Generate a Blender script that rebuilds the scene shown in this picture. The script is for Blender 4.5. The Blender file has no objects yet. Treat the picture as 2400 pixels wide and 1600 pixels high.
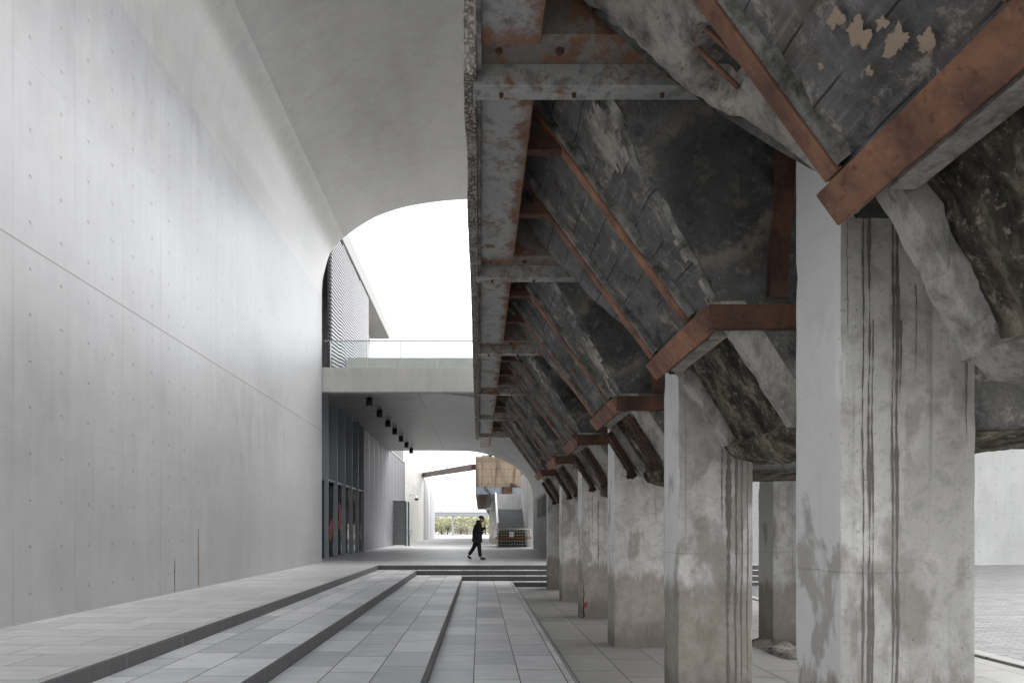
import bpy, bmesh, math, random
from mathutils import Vector, noise, Matrix
R = random.Random(11)
SC = bpy.context.scene
COL = SC.collection
V = Vector

# ------------------------------------------------------------------ helpers
def tag(o, label=None, cat=None, group=None, kind=None):
    if label: o['label'] = label
    if cat: o['category'] = cat
    if group: o['group'] = group
    if kind: o['kind'] = kind
    elif cat: o['kind'] = 'thing'
    return o

def empty(name, loc, label, cat, group=None):
    o = bpy.data.objects.new(name, None)
    o.empty_display_size = 0.2
    o.location = loc
    COL.objects.link(o)
    return tag(o, label, cat, group)

class MB:
    def __init__(self):
        self.v = []; self.f = []; self.m = []; self.s = []
    def vert(self, p):
        self.v.append(tuple(p)); return len(self.v) - 1
    def face(self, idx, m=0, smooth=False):
        self.f.append(tuple(idx)); self.m.append(m); self.s.append(smooth)
    def box(self, x0, x1, y0, y1, z0, z1, m=0):
        b = len(self.v)
        for z in (z0, z1):
            for p in ((x0, y0), (x1, y0), (x1, y1), (x0, y1)):
                self.v.append((p[0], p[1], z))
        for q in ((3, 2, 1, 0), (4, 5, 6, 7), (0, 1, 5, 4), (1, 2, 6, 5), (2, 3, 7, 6), (3, 0, 4, 7)):
            self.face([b + i for i in q], m)
        return self
    def obox(self, c, ax, ay, az, m=0):
        """oriented box: centre and three half-axis vectors"""
        c, ax, ay, az = V(c), V(ax), V(ay), V(az)
        b = len(self.v)
        for sz in (-1, 1):
            for sx, sy in ((-1, -1), (1, -1), (1, 1), (-1, 1)):
                self.v.append(tuple(c + ax * sx + ay * sy + az * sz))
        for q in ((3, 2, 1, 0), (4, 5, 6, 7), (0, 1, 5, 4), (1, 2, 6, 5), (2, 3, 7, 6), (3, 0, 4, 7)):
            self.face([b + i for i in q], m)
        return self
    def bar(self, a, b, w, h=None, m=0, up=(0, 0, 1)):
        a, b = V(a), V(b); h = w if h is None else h
        d = b - a; L = d.length; d.normalize()
        s = d.cross(V(up))
        if s.length < 1e-4: s = d.cross(V((1, 0, 0)))
        s.normalize(); t = s.cross(d)
        return self.obox((a + b) / 2, d * L / 2, s * w / 2, t * h / 2, m)
    def prism(self, poly, axis, a0, a1, m=0, mcap=None):
        """poly: 2D points. axis 'y': poly is (x,z) ; 'x': (y,z) ; 'z': (x,y)"""
        def P(p, a):
            return {'y': (p[0], a, p[1]), 'x': (a, p[0], p[1]), 'z': (p[0], p[1], a)}[axis]
        n = len(poly); b = len(self.v)
        for p in poly: self.v.append(P(p, a0))
        for p in poly: self.v.append(P(p, a1))
        for i in range(n):
            j = (i + 1) % n
            self.face((b + i, b + j, b + n + j, b + n + i), m)
        c = m if mcap is None else mcap
        self.face(tuple(b + i for i in reversed(range(n))), c)
        self.face(tuple(b + n + i for i in range(n)), c)
        return self
    def cyl(self, a, b, r, n=10, m=0, r2=None, smooth=True):
        a, b = V(a), V(b); r2 = r if r2 is None else r2
        d = (b - a).normalized()
        s = d.cross(V((0, 0, 1)))
        if s.length < 1e-4: s = V((1, 0, 0))
        s.normalize(); t = d.cross(s)
        k = len(self.v)
        for i in range(n):
            w = 2 * math.pi * i / n
            q = s * math.cos(w) + t * math.sin(w)
            self.v.append(tuple(a + q * r)); self.v.append(tuple(b + q * r2))
        for i in range(n):
            j = (i + 1) % n
            self.face((k + 2 * i, k + 2 * j, k + 2 * j + 1, k + 2 * i + 1), m, smooth)
        self.face([k + 2 * i for i in reversed(range(n))], m)
        self.face([k + 2 * i + 1 for i in range(n)], m)
        return self
    def tube(self, pts, r, n=8, m=0):
        for a, b in zip(pts[:-1], pts[1:]): self.cyl(a, b, r, n, m)
        return self
    def grid(self, fn, nu, nv, m=0, smooth=True, mf=None):
        b = len(self.v)
        for j in range(nv + 1):
            for i in range(nu + 1):
                self.v.append(tuple(fn(i / nu, j / nv)))
        for j in range(nv):
            for i in range(nu):
                a = b + j * (nu + 1) + i
                mm = m if mf is None else mf((i + .5) / nu, (j + .5) / nv)
                self.face((a, a + 1, a + nu + 2, a + nu + 1), mm, smooth)
        return self
    def build(self, name, mats, parent=None, origin=None, fix=True):
        if not isinstance(mats, (list, tuple)): mats = [mats]
        o0 = V(origin) if origin is not None else (V(parent['_o']) if parent is not None and '_o' in parent.keys() else V((0, 0, 0)))
        me = bpy.data.meshes.new(name)
        me.from_pydata([tuple(V(p) - o0) for p in self.v], [], self.f)
        for mt in mats: me.materials.append(mt)
        me.polygons.foreach_set('material_index', self.m)
        me.polygons.foreach_set('use_smooth', self.s)
        if fix:
            bm = bmesh.new(); bm.from_mesh(me)
            bmesh.ops.recalc_face_normals(bm, faces=bm.faces)
            bm.to_mesh(me); bm.free()
        me.update()
        o = bpy.data.objects.new(name, me)
        COL.objects.link(o)
        if parent is not None:
            o.parent = parent
            if origin is not None:
                o.location = o0 - V(parent['_o']) if '_o' in parent.keys() else o0
        else:
            o.location = o0
        return o

def thing(name, loc, label, cat, group=None):
    o = empty(name, loc, label, cat, group)
    o['_o'] = tuple(loc)
    return o

def copy_tree(o, parent=None):
    c = o.copy(); COL.objects.link(c); c.parent = parent
    for ch in list(o.children): copy_tree(ch, c)
    return c

def nz(p, s=1.0, seed=0.0):
    return noise.noise(V((p[0] * s + seed * 7.3, p[1] * s - seed * 3.1, p[2] * s + seed * 1.7)))
def fbm(p, s=1.0, seed=0.0, o=4):
    return noise.fractal(V((p[0] * s + seed * 7.3, p[1] * s - seed * 3.1, p[2] * s + seed * 1.7)), 0.8, 2.1, o)

def bevel(o, w, seg=1):
    md = o.modifiers.new('bevel', 'BEVEL'); md.width = w; md.segments = seg; md.limit_method = 'ANGLE'
    return o

# ------------------------------------------------------------------ materials
class NM:
    def __init__(self, name, rough=0.7, metal=0.0, spec=0.4):
        self.mat = bpy.data.materials.new(name); self.mat.use_nodes = True
        self.t = self.mat.node_tree; self.n = self.t.nodes; self.l = self.t.links
        self.b = self.n['Principled BSDF']
        self.b.inputs['Roughness'].default_value = rough
        self.b.inputs['Metallic'].default_value = metal
        self.b.inputs['Specular IOR Level'].default_value = spec
        tc = self.n.new('ShaderNodeTexCoord')
        self.obj = tc.outputs['Object']
        g = self.n.new('ShaderNodeNewGeometry'); self.pos = g.outputs['Position']; self.nor = g.outputs['Normal']
        oi = self.n.new('ShaderNodeObjectInfo'); self.rnd = oi.outputs['Random']
    def _set(self, sock, v):
        if hasattr(v, 'is_linked') or isinstance(v, bpy.types.NodeSocket): self.l.new(v, sock)
        else:
            if isinstance(v, (tuple, list)) and len(v) == 3 and sock.type == 'RGBA': v = (*v, 1)
            sock.default_value = v
    def vec(self, src, scale=(1, 1, 1), loc=(0, 0, 0)):
        m = self.n.new('ShaderNodeMapping'); self.l.new(src, m.inputs['Vector'])
        m.inputs['Scale'].default_value = scale
        self._set(m.inputs['Location'], loc)
        return m.outputs['Vector']
    def shifted(self, src, k=37.0):
        """coordinates offset by a random amount for each object"""
        a = self.n.new('ShaderNodeVectorMath'); a.operation = 'ADD'
        c = self.n.new('ShaderNodeCombineXYZ')
        r = self.math('MULTIPLY', self.rnd, k)
        for i in range(3): self.l.new(r, c.inputs[i])
        self.l.new(src, a.inputs[0]); self.l.new(c.outputs[0], a.inputs[1])
        return a.outputs[0]
    def noise(self, vec, scale=5, detail=6, rough=0.55, dist=0.0):
        t = self.n.new('ShaderNodeTexNoise'); self.l.new(vec, t.inputs['Vector'])
        t.inputs['Scale'].default_value = scale; t.inputs['Detail'].default_value = detail
        t.inputs['Roughness'].default_value = rough; t.inputs['Distortion'].default_value = dist
        return t.outputs['Fac']
    def voro(self, vec, scale=5, feature='F1', out='Distance'):
        t = self.n.new('ShaderNodeTexVoronoi'); self.l.new(vec, t.inputs['Vector'])
        t.feature = feature; t.inputs['Scale'].default_value = scale
        return t.outputs[out]
    def ramp(self, fac, *stops):
        r = self.n.new('ShaderNodeValToRGB'); self.l.new(fac, r.inputs['Fac'])
        e = r.color_ramp.elements
        while len(e) < len(stops): e.new(0.5)
        for k, (p, c) in enumerate(stops):
            e[k].position = p
            e[k].color = (c, c, c, 1) if isinstance(c, (int, float)) else (*c, 1)
        return r.outputs['Color']
    def mix(self, fac, a, b, mode='MIX'):
        m = self.n.new('ShaderNodeMix'); m.data_type = 'RGBA'; m.blend_type = mode
        self._set(m.inputs['Factor'], fac); self._set(m.inputs['A'], a) if False else None
        self._set(m.inputs[6], a); self._set(m.inputs[7], b)
        return m.outputs[2]
    def math(self, op, a, b=0.0, c=None, clamp=False):
        m = self.n.new('ShaderNodeMath'); m.operation = op; m.use_clamp = clamp
        self._set(m.inputs[0], a); self._set(m.inputs[1], b)
        if c is not None: self._set(m.inputs[2], c)
        return m.outputs[0]
    def sep(self, v):
        s = self.n.new('ShaderNodeSeparateXYZ'); self.l.new(v, s.inputs[0]); return s.outputs
    def comb(self, x, y, z):
        c = self.n.new('ShaderNodeCombineXYZ')
        for i, q in enumerate((x, y, z)): self._set(c.inputs[i], q)
        return c.outputs[0]
    def step(self, v, lo, hi):
        m = self.n.new('ShaderNodeMapRange'); m.interpolation_type = 'SMOOTHSTEP'
        self._set(m.inputs['Value'], v)
        m.inputs['From Min'].default_value = min(lo, hi); m.inputs['From Max'].default_value = max(lo, hi)
        m.inputs['To Min'].default_value = 0 if lo < hi else 1; m.inputs['To Max'].default_value = 1 if lo < hi else 0
        return m.outputs[0]
    def near(self, v, period, off, half):
        """1 within half of every off + k*period"""
        a = self.math('SUBTRACT', v, off); a = self.math('DIVIDE', a, period)
        a = self.math('ADD', a, 0.5); a = self.math('FRACT', a); a = self.math('SUBTRACT', a, 0.5)
        a = self.math('ABSOLUTE', a); a = self.math('MULTIPLY', a, period)
        return self.math('LESS_THAN', a, half)
    def cell(self, v, period, off):
        a = self.math('SUBTRACT', v, off); a = self.math('DIVIDE', a, period)
        a = self.math('ADD', a, 0.5); a = self.math('FRACT', a); a = self.math('SUBTRACT', a, 0.5)
        return self.math('MULTIPLY', a, period)
    def bump(self, h, strength=0.3, dist=0.02, prev=None):
        b = self.n.new('ShaderNodeBump'); b.inputs['Strength'].default_value = strength
        b.inputs['Distance'].default_value = dist; self.l.new(h, b.inputs['Height'])
        if prev is not None: self.l.new(prev, b.inputs['Normal'])
        return b.outputs[0]
    def done(self, col, normal=None, rough=None):
        self._set(self.b.inputs['Base Color'], col)
        if normal is not None: self.l.new(normal, self.b.inputs['Normal'])
        if rough is not None: self._set(self.b.inputs['Roughness'], rough)
        return self.mat

def plain(name, col, rough=0.6, metal=0.0, var=0.15, scale=6.0, bump=0.1):
    m = NM(name, rough, metal)
    n = m.noise(m.obj, scale, 6, 0.6)
    c = m.mix(n, tuple(x * (1 - var) for x in col), tuple(min(1, x * (1 + var)) for x in col))
    return m.done(c, m.bump(m.noise(m.obj, scale * 8, 4), bump, 0.01))

def fair_concrete(name, base=(0.40, 0.405, 0.415), holes=True, yoff=7.986, zoff=5.77, hor='y', dark=1.0, joint=5.45, rough=0.55, hole_top=10.0, sheen=False):
    """smooth fair-faced concrete with formwork joints and tie holes, in world metres"""
    m = NM(name, rough, 0, 0.5)
    p = m.sep(m.pos)
    h = p[1] if hor == 'y' else p[0]
    z = p[2]
    pv = m.pos
    big = m.noise(m.vec(pv, (0.5, 0.22, 0.35)), 1.3, 5, 0.55, 0.10)
    strk = m.noise(m.vec(pv, (5, 5, 0.25)), 1.6, 5, 0.6)
    fine = m.noise(pv, 26, 5, 0.65)
    smear = m.noise(m.vec(pv, (1.0, 1.2, 0.5)), 2.6, 7, 0.62, 0.30)
    v = m.math('MULTIPLY_ADD', m.math('SUBTRACT', big, 0.5), 0.5, 1.0)
    v = m.math('MULTIPLY_ADD', m.math('SUBTRACT', strk, 0.5), 0.17, v)
    v = m.math('MULTIPLY_ADD', m.math('SUBTRACT', smear, 0.5), 0.34, v)
    v = m.math('MULTIPLY_ADD', m.math('SUBTRACT', fine, 0.5), 0.09, v)
    # every formwork panel dries to its own tone
    wn = m.n.new('ShaderNodeTexWhiteNoise'); wn.noise_dimensions = '2D'
    ph = m.math('FLOOR', m.math('DIVIDE', m.math('SUBTRACT', h, yoff), 1.23))
    pz = m.math('FLOOR', m.math('DIVIDE', m.math('SUBTRACT', z, joint), 2.4))
    m.l.new(m.comb(ph, pz, 0.0), wn.inputs['Vector'])
    v = m.math('MULTIPLY_ADD', m.math('SUBTRACT', wn.outputs['Value'], 0.5), 0.035, v)
    tint = m.mix(m.noise(m.vec(pv, (0.6, 0.6, 0.6)), 1.1, 3), (1.0, 1.0, 1.02), (1.02, 1.0, 0.965))
    c = m.mix(1.0, tuple(x * dark for x in base), tint, 'MULTIPLY')
    g = m.comb(v, v, v)
    c = m.mix(1.0, c, g, 'MULTIPLY')
    # formwork joints
    wob = m.math('MULTIPLY', m.math('SUBTRACT', m.noise(pv, 3.0, 3), 0.5), 0.012)
    jv = m.near(m.math('ADD', h, wob), 1.23, yoff, 0.0055)
    jv = m.math('MULTIPLY', jv, m.step(m.noise(m.vec(pv, (0.8, 0.8, 0.5)), 1.4, 3), 0.40, 0.60))
    jh = m.near(z, 2.4, joint, 0.005)
    jh = m.math('MULTIPLY', jh, 0.16)
    js = m.math('LESS_THAN', m.math('ABSOLUTE', m.math('SUBTRACT', z, joint)), 0.011)
    lines = m.math('MAXIMUM', m.math('MULTIPLY', jv, 0.42), m.math('MAXIMUM', jh, m.math('MULTIPLY', js, 0.75)))
    c = m.mix(lines, c, (0.10, 0.10, 0.10))
    hgt = m.math('MULTIPLY', lines, -1.0)
    # thin grout smear above the strong joint
    sm = m.math('MULTIPLY', m.step(z, joint, joint + 0.02), m.step(m.math('ADD', z, m.math('MULTIPLY', smear, -0.5)), joint - 0.05, joint - 0.3))
    c = m.mix(m.math('MULTIPLY', sm, 0.22), c, (0.34, 0.33, 0.32))
    if holes:
        jit = m.math('MULTIPLY', m.math('SUBTRACT', m.noise(pv, 1.7, 1), 0.5), 0.03)
        dh = m.cell(m.math('ADD', h, jit), 0.615, yoff + 0.307)
        dz = m.cell(m.math('SUBTRACT', z, jit), 0.6, zoff)
        d = m.math('SQRT', m.math('ADD', m.math('MULTIPLY', dh, dh), m.math('MULTIPLY', dz, dz)))
        dd = m.math('ADD', d, m.math('MULTIPLY', m.math('SUBTRACT', m.noise(pv, 40, 2), 0.5), 0.012))
        hole = m.math('MULTIPLY', m.step(dd, 0.026, 0.016), m.step(z, hole_top + .1, hole_top))
        halo = m.math('MULTIPLY', m.step(dd, 0.07, 0.02), m.step(z, hole_top + .1, hole_top))
        c = m.mix(m.math('MULTIPLY', halo, 0.10), c, (0.2, 0.2, 0.2))
        c = m.mix(m.math('MULTIPLY', hole, 0.38), c, (0.10, 0.10, 0.105))
        hgt = m.math('SUBTRACT', hgt, m.math('MULTIPLY', hole, 1.5))
    # bug holes and scuffs
    bug = m.step(m.voro(m.vec(pv, (1, 1, 1)), 9.0), 0.055, 0.03)
    bug = m.math('MULTIPLY', bug, m.step(m.noise(pv, 0.9, 2), 0.52, 0.62))
    c = m.mix(m.math('MULTIPLY', bug, 0.5), c, (0.14, 0.14, 0.14))
    nb = m.bump(hgt, 0.5, 0.012)
    nb = m.bump(m.math('ADD', m.noise(pv, 60, 3), m.math('MULTIPLY', smear, 1.0)), 0.06, 0.02, nb)
    return m.done(c, nb, m.math('MULTIPLY_ADD', smear, 0.3, rough - 0.15))

M = {}
M['wall'] = fair_concrete('fair_faced_concrete', (0.285, 0.289, 0.297), rough=0.40)
M['vault'] = fair_concrete('vault_concrete', (0.32, 0.319, 0.318), holes=False, joint=60, rough=0.40)
M['slab'] = fair_concrete('bridge_edge_concrete', (0.42, 0.415, 0.39), yoff=0.25, zoff=7.52, hor='x', joint=60, hole_top=8.2)
M['soffit'] = None
M['backwall'] = fair_concrete('pale_wall_concrete', (0.5, 0.5, 0.49), yoff=0.4, zoff=1.0, hor='x', joint=60, hole_top=30)
M['sidewall'] = fair_concrete('grey_wall_concrete', (0.42, 0.42, 0.40), joint=6.0, zoff=2.0, hole_top=-5)

def soffit_mat():
    m = NM('board_marked_concrete', 0.32, 0, 0.5)
    n1 = m.noise(m.vec(m.pos, (0.35, 3.2, 0.35)), 1.6, 7, 0.65, 0.07)
    n2 = m.noise(m.pos, 0.5, 3)
    n3 = m.noise(m.vec(m.pos, (0.22, 3.5, 0.22)), 1.2, 5, 0.7)
    c = m.ramp(n1, (0.36, (0.17, 0.17, 0.17)), (0.5, (0.36, 0.36, 0.36)), (0.64, (0.50, 0.50, 0.49)))
    c = m.mix(m.math('MULTIPLY', m.step(n3, 0.55, 0.66), 0.7), c, (0.08, 0.08, 0.08))
    c = m.mix(m.math('MULTIPLY', n2, 0.4), c, (0.34, 0.34, 0.33))
    x = m.sep(m.pos)[0]
    j = m.math('LESS_THAN', m.math('ABSOLUTE', m.math('ADD', x, 2.45)), 0.05)
    c = m.mix(m.math('MULTIPLY', j, 0.6), c, (0.08, 0.08, 0.08))
    return m.done(c, m.bump(n1, 0.25, 0.03), m.math('MULTIPLY_ADD', n1, 0.3, 0.22))
M['soffit'] = soffit_mat()

def paving(name, c1, c2, bw, bh, rot, mortar=0.005, spec_dirt=0.3, mcol=(0.09, 0.09, 0.09), offset=0.37, grain=1.0):
    m = NM(name, 0.62, 0, 0.45)
    mp = m.n.new('ShaderNodeMapping'); m.l.new(m.pos, mp.inputs['Vector'])
    mp.inputs['Rotation'].default_value = (0, 0, rot)
    mp.inputs['Location'].default_value = (0.11, 0.07, 0)
    wob = m.noise(m.pos, 2.0, 2)
    b = m.n.new('ShaderNodeTexBrick'); m.l.new(mp.outputs[0], b.inputs['Vector'])
    b.offset = offset; b.offset_frequency = 2; b.squash = 1.0
    b.inputs['Scale'].default_value = 1.0
    b.inputs['Brick Width'].default_value = bw; b.inputs['Row Height'].default_value = bh
    b.inputs['Mortar Size'].default_value = mortar; b.inputs['Mortar Smooth'].default_value = 0.2
    b.inputs['Color1'].default_value = (*c1, 1); b.inputs['Color2'].default_value = (*c2, 1)
    b.inputs['Mortar'].default_value = (*mcol, 1)
    gr = m.noise(m.pos, 150, 3, 0.7)
    md = m.noise(m.vec(m.pos, (0.8, 2.2, 1)), 3.0, 7, 0.66, 0.15)
    bg = m.noise(m.pos, 0.45, 4, 0.6, 0.12)
    cut = m.noise(m.vec(m.pos, (1.5, 38, 1)), 1.0, 3, 0.6)      # saw marks of the stone
    c = b.outputs['Color']
    v = m.math('MULTIPLY_ADD', m.math('SUBTRACT', gr, 0.5), 0.8 * grain, 1.0)
    v = m.math('MULTIPLY_ADD', m.math('SUBTRACT', md, 0.5), 0.75, v)
    v = m.math('MULTIPLY_ADD', m.math('SUBTRACT', bg, 0.5), 0.5, v)
    v = m.math('MULTIPLY_ADD', m.math('SUBTRACT', cut, 0.5), 0.35 * grain, v)
    c = m.mix(1.0, c, m.comb(v, v, v), 'MULTIPLY')
    st = m.step(m.noise(m.vec(m.pos, (1, 1, 1)), 1.3, 6, 0.7, 0.25), 0.62, 0.74)
    c = m.mix(m.math('MULTIPLY', st, spec_dirt), c, (0.13, 0.115, 0.095))
    sp = m.step(m.voro(m.pos, 5.0), 0.05, 0.03)
    c = m.mix(m.math('MULTIPLY', sp, 0.35), c, (0.09, 0.085, 0.08))
    nb = m.bump(m.math('MULTIPLY', b.outputs['Fac'], -1), 0.5, 0.008)
    nb = m.bump(gr, 0.12, 0.006, nb)
    return m.done(c, nb, m.math('MULTIPLY_ADD', md, 0.4, 0.24))
H = math.pi / 2
M['pave'] = paving('grey_granite_paving', (0.68, 0.685, 0.69), (0.44, 0.45, 0.465), 0.83, 0.51, H, 0.007, mcol=(0.05, 0.05, 0.05))
M['pave_plat'] = paving('platform_granite_paving', (0.52, 0.522, 0.525), (0.42, 0.422, 0.425), 1.02, 0.52, 0, 0.006)
M['pave_low'] = paving('lower_floor_paving', (0.42, 0.417, 0.405), (0.34, 0.336, 0.327), 1.1, 0.62, H, 0.008, 0.5)
M['cobble'] = paving('cobbled_slope', (0.27, 0.27, 0.272), (0.16, 0.16, 0.162), 0.3, 0.11, 0.35, 0.012, 0.3, (0.1, 0.1, 0.1), 0.5)
def riser_mat():  # shade painted in on top of the riser's own dark grey
    m = NM('granite_riser', 0.6)
    g = m.noise(m.pos, 120, 3, 0.7)
    s = m.noise(m.vec(m.pos, (6, 6, 0.6)), 2, 5, 0.6)
    c = m.mix(s, (0.045, 0.046, 0.048), (0.115, 0.115, 0.118))
    c = m.mix(m.math('MULTIPLY', g, 0.25), c, (0.2, 0.2, 0.205))
    p = m.sep(m.pos)
    j = m.math('MAXIMUM', m.near(p[1], 1.17, 0.4, 0.006), m.near(p[0], 1.9, 0.3, 0.006))
    c = m.mix(m.math('MULTIPLY', j, 0.5), c, (0.3, 0.3, 0.3))
    return m.done(c, m.bump(g, 0.2, 0.005))
M['riser'] = riser_mat()
def asphaltish():
    m = NM('pale_concrete_yard', 0.75)
    n = m.noise(m.vec(m.pos, (0.3, 1.5, 1)), 0.8, 6, 0.6)
    return m.done(m.mix(n, (0.30, 0.30, 0.295), (0.42, 0.42, 0.41)), m.bump(m.noise(m.pos, 30, 3), 0.1, 0.01))
M['yard'] = asphaltish()

# ---- hopper materials
def soot(name='sooty_concrete', ring=False, light=1.0, boards=False):
    m = NM(name, 0.78, 0, 0.3)
    p = m.shifted(m.obj)
    n1 = m.noise(p, 1.7, 9, 0.68, 0.20)
    n2 = m.noise(m.vec(p, (1, 1, 1)), 6, 8, 0.7, 0.38)
    n3 = m.noise(p, 28, 5, 0.7)
    n4 = m.noise(m.vec(p, (2.2, 2.2, 0.5)), 3.2, 7, 0.7, 0.15)
    c = m.ramp(n1, (0.32, (0.03 * light, 0.0285 * light, 0.027 * light)), (0.5, (0.062 * light, 0.06 * light, 0.058 * light)), (0.68, (0.11 * light, 0.107 * light, 0.103 * light)))
    c = m.mix(m.math('MULTIPLY', m.step(n2, 0.56, 0.70), 0.7), c, (0.17 * light, 0.165 * light, 0.155 * light))
    c = m.mix(m.math('MULTIPLY', m.step(n4, 0.60, 0.72), 0.45), c, (0.23, 0.19, 0.15))
    c = m.mix(m.math('MULTIPLY', m.step(m.noise(p, 2.3, 4), 0.60, 0.75), 0.55), c, (0.17, 0.125, 0.09))
    c = m.mix(m.math('MULTIPLY', n3, 0.35), c, (0.05, 0.05, 0.05))
    gr = m.noise(m.vec(p, (14, 1.2, 14)), 1.5, 6, 0.7)
    c = m.mix(m.math('MULTIPLY', m.step(gr, 0.5, 0.72), 0.35), c, (0.16 * light, 0.155 * light, 0.145 * light))
    bl = m.noise(p, 3.6, 10, 0.75, 0.3)
    c = m.mix(m.math('MULTIPLY', m.step(bl, 0.55, 0.64), 0.55), c, (0.20 * light, 0.18 * light, 0.155 * light))
    c = m.mix(m.math('MULTIPLY', m.step(bl, 0.46, 0.36), 0.6), c, (0.02, 0.019, 0.018))
    if boards:
        q0 = m.sep(m.obj)
        sl_ = m.math('ADD', m.math('MULTIPLY', q0[0], 0.588), m.math('MULTIPLY', q0[2], -0.809))
        sl_ = m.math('ADD', sl_, m.math('MULTIPLY', m.math('SUBTRACT', m.noise(p, 5, 3), 0.5), 0.01))
        gv = m.math('MULTIPLY', m.near(sl_, 0.27, 0.05, 0.006), m.step(m.noise(p, 2.5, 3), 0.42, 0.52))
        c = m.mix(m.math('MULTIPLY', gv, 0.8), c, (0.02, 0.02, 0.02))
    # flecks of dried render
    fl = m.step(m.math('ADD', m.voro(m.vec(p, (1, 1, 0.8)), 5.2), m.math('MULTIPLY', m.math('SUBTRACT', n3, 0.5), 0.25)), 0.115, 0.06)
    fl = m.math('MULTIPLY', fl, m.step(m.noise(p, 1.1, 2), 0.5, 0.6))
    c = m.mix(m.math('MULTIPLY', fl, 0.8), c, (0.36, 0.30, 0.24))
    # cracks
    ck = m.voro(m.vec(p, (1, 1, 1)), 2.2, 'DISTANCE_TO_EDGE')
    ck = m.math('MULTIPLY', m.step(ck, 0.022, 0.006), m.step(m.noise(p, 1.9, 3), 0.64, 0.7))
    c = m.mix(m.math('MULTIPLY', ck, 0.5), c, (0.02, 0.02, 0.02))
    if ring:
        q = m.sep(m.obj)
        dx = m.math('SUBTRACT', q[0], 1.62); dz = m.math('SUBTRACT', q[2], 4.18)
        d = m.math('SQRT', m.math('ADD', m.math('MULTIPLY', dx, dx), m.math('MULTIPLY', dz, dz)))
        d = m.math('ADD', d, m.math('MULTIPLY', m.math('SUBTRACT', n2, 0.5), 0.32))
        rg = m.math('MULTIPLY', m.step(d, 0.40, 0.46), m.step(d, 0.55, 0.48))
        rg = m.math('MULTIPLY', rg, m.step(n2, 0.36, 0.55))
        c = m.mix(m.math('MULTIPLY', m.step(d, 0.5, 0.25), 0.5), c, (0.022, 0.021, 0.02))
        c = m.mix(m.math('MULTIPLY', rg, 0.8), c, (0.26, 0.225, 0.18))
    h = m.math('ADD', m.math('MULTIPLY', n2, 1.0), m.math('MULTIPLY', n3, 0.5))
    h = m.math('SUBTRACT', h, m.math('MULTIPLY', ck, 0.6))
    return m.done(c, m.bump(h, 0.75, 0.035), m.math('MULTIPLY_ADD', n2, 0.5, 0.5))
M['soot'] = soot('sooty_concrete', False, 2.5, True)
M['soot_ring'] = soot('ring_stained_concrete', True, 2.1)
M['soot_light'] = soot('grey_sooty_concrete', False, 3.2, True)
M['soot_face'] = soot('grey_cheek_concrete', False, 2.8)

def spalled():
    m = NM('spalled_concrete', 0.85, 0, 0.3)
    p = m.shifted(m.obj)
    n1 = m.noise(p, 3.2, 9, 0.7, 0.30); n2 = m.noise(p, 12, 7, 0.7, 0.20); n3 = m.noise(p, 45, 4, 0.7)
    c = m.ramp(n1, (0.36, (0.11, 0.105, 0.098)), (0.47, (0.32, 0.30, 0.27)), (0.56, (0.52, 0.475, 0.41)), (0.7, (0.25, 0.25, 0.252)))
    c = m.mix(m.math('MULTIPLY', m.step(n2, 0.56, 0.68), 0.6), c, (0.42, 0.37, 0.30))
    c = m.mix(m.math('MULTIPLY', m.step(n2, 0.42, 0.32), 0.7), c, (0.05, 0.047, 0.042))
    h = m.math('ADD', m.math('ADD', n1, m.math('MULTIPLY', n2, 0.7)), m.math('MULTIPLY', n3, 0.25))
    return m.done(c, m.bump(h, 0.9, 0.05))
M['spall'] = spalled()

def pale_edge():
    m = NM('pale_mortar', 0.85, 0, 0.3)
    n1 = m.noise(m.obj, 6, 8, 0.7, 0.20); n2 = m.noise(m.obj, 40, 4, 0.7)
    c = m.ramp(n1, (0.36, (0.07, 0.068, 0.062)), (0.5, (0.19, 0.185, 0.175)), (0.66, (0.36, 0.35, 0.33)))
    return m.done(c, m.bump(m.math('ADD', n1, m.math('MULTIPLY', n2, 0.4)), 0.7, 0.02))
M['mortar'] = pale_edge()

def rust(name='rusty_steel', k=1.0, grey=0.0):
    m = NM(name, 0.75, 0.0, 0.35)
    p = m.shifted(m.obj)
    n1 = m.noise(p, 2.6, 7, 0.62, 0.25); n2 = m.noise(p, 14, 6, 0.65, 0.15); n3 = m.noise(p, 90, 3, 0.6)
    c = m.ramp(n1, (0.34, (0.05 * k, 0.027 * k, 0.020 * k)), (0.5, (0.115 * k, 0.058 * k, 0.038 * k)), (0.64, (0.19 * k, 0.095 * k, 0.056 * k)))
    c = m.mix(m.math('MULTIPLY', m.step(n2, 0.58, 0.72), 0.5), c, (0.20 * k, 0.108 * k, 0.066 * k))
    c = m.mix(m.math('MULTIPLY', m.step(n2, 0.48, 0.30), 0.75), c, (0.05 * k, 0.022 * k, 0.016 * k))
    sc = m.step(m.noise(m.vec(p, (3, 1, 3)), 5, 4, 0.8), 0.72, 0.76)
    c = m.mix(m.math('MULTIPLY', sc, 0.5), c, (0.34, 0.26, 0.2))
    if grey: c = m.mix(m.math('MULTIPLY', m.step(n1, 0.45, 0.6), grey), c, (0.17, 0.17, 0.175))
    return m.done(c, m.bump(m.math('ADD', n2, m.math('MULTIPLY', n3, 0.5)), 0.35, 0.008), m.math('MULTIPLY_ADD', n2, 0.35, 0.5))
M['rust'] = rust('orange_brown_rust', 2.1)
M['rust_dark'] = rust('dark_brown_rust', 0.95)
M['rust_gate'] = rust('flaking_gate_rust', 0.36)
M['rust_grey'] = rust('greying_rust', 1.4, 0.8)

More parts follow.
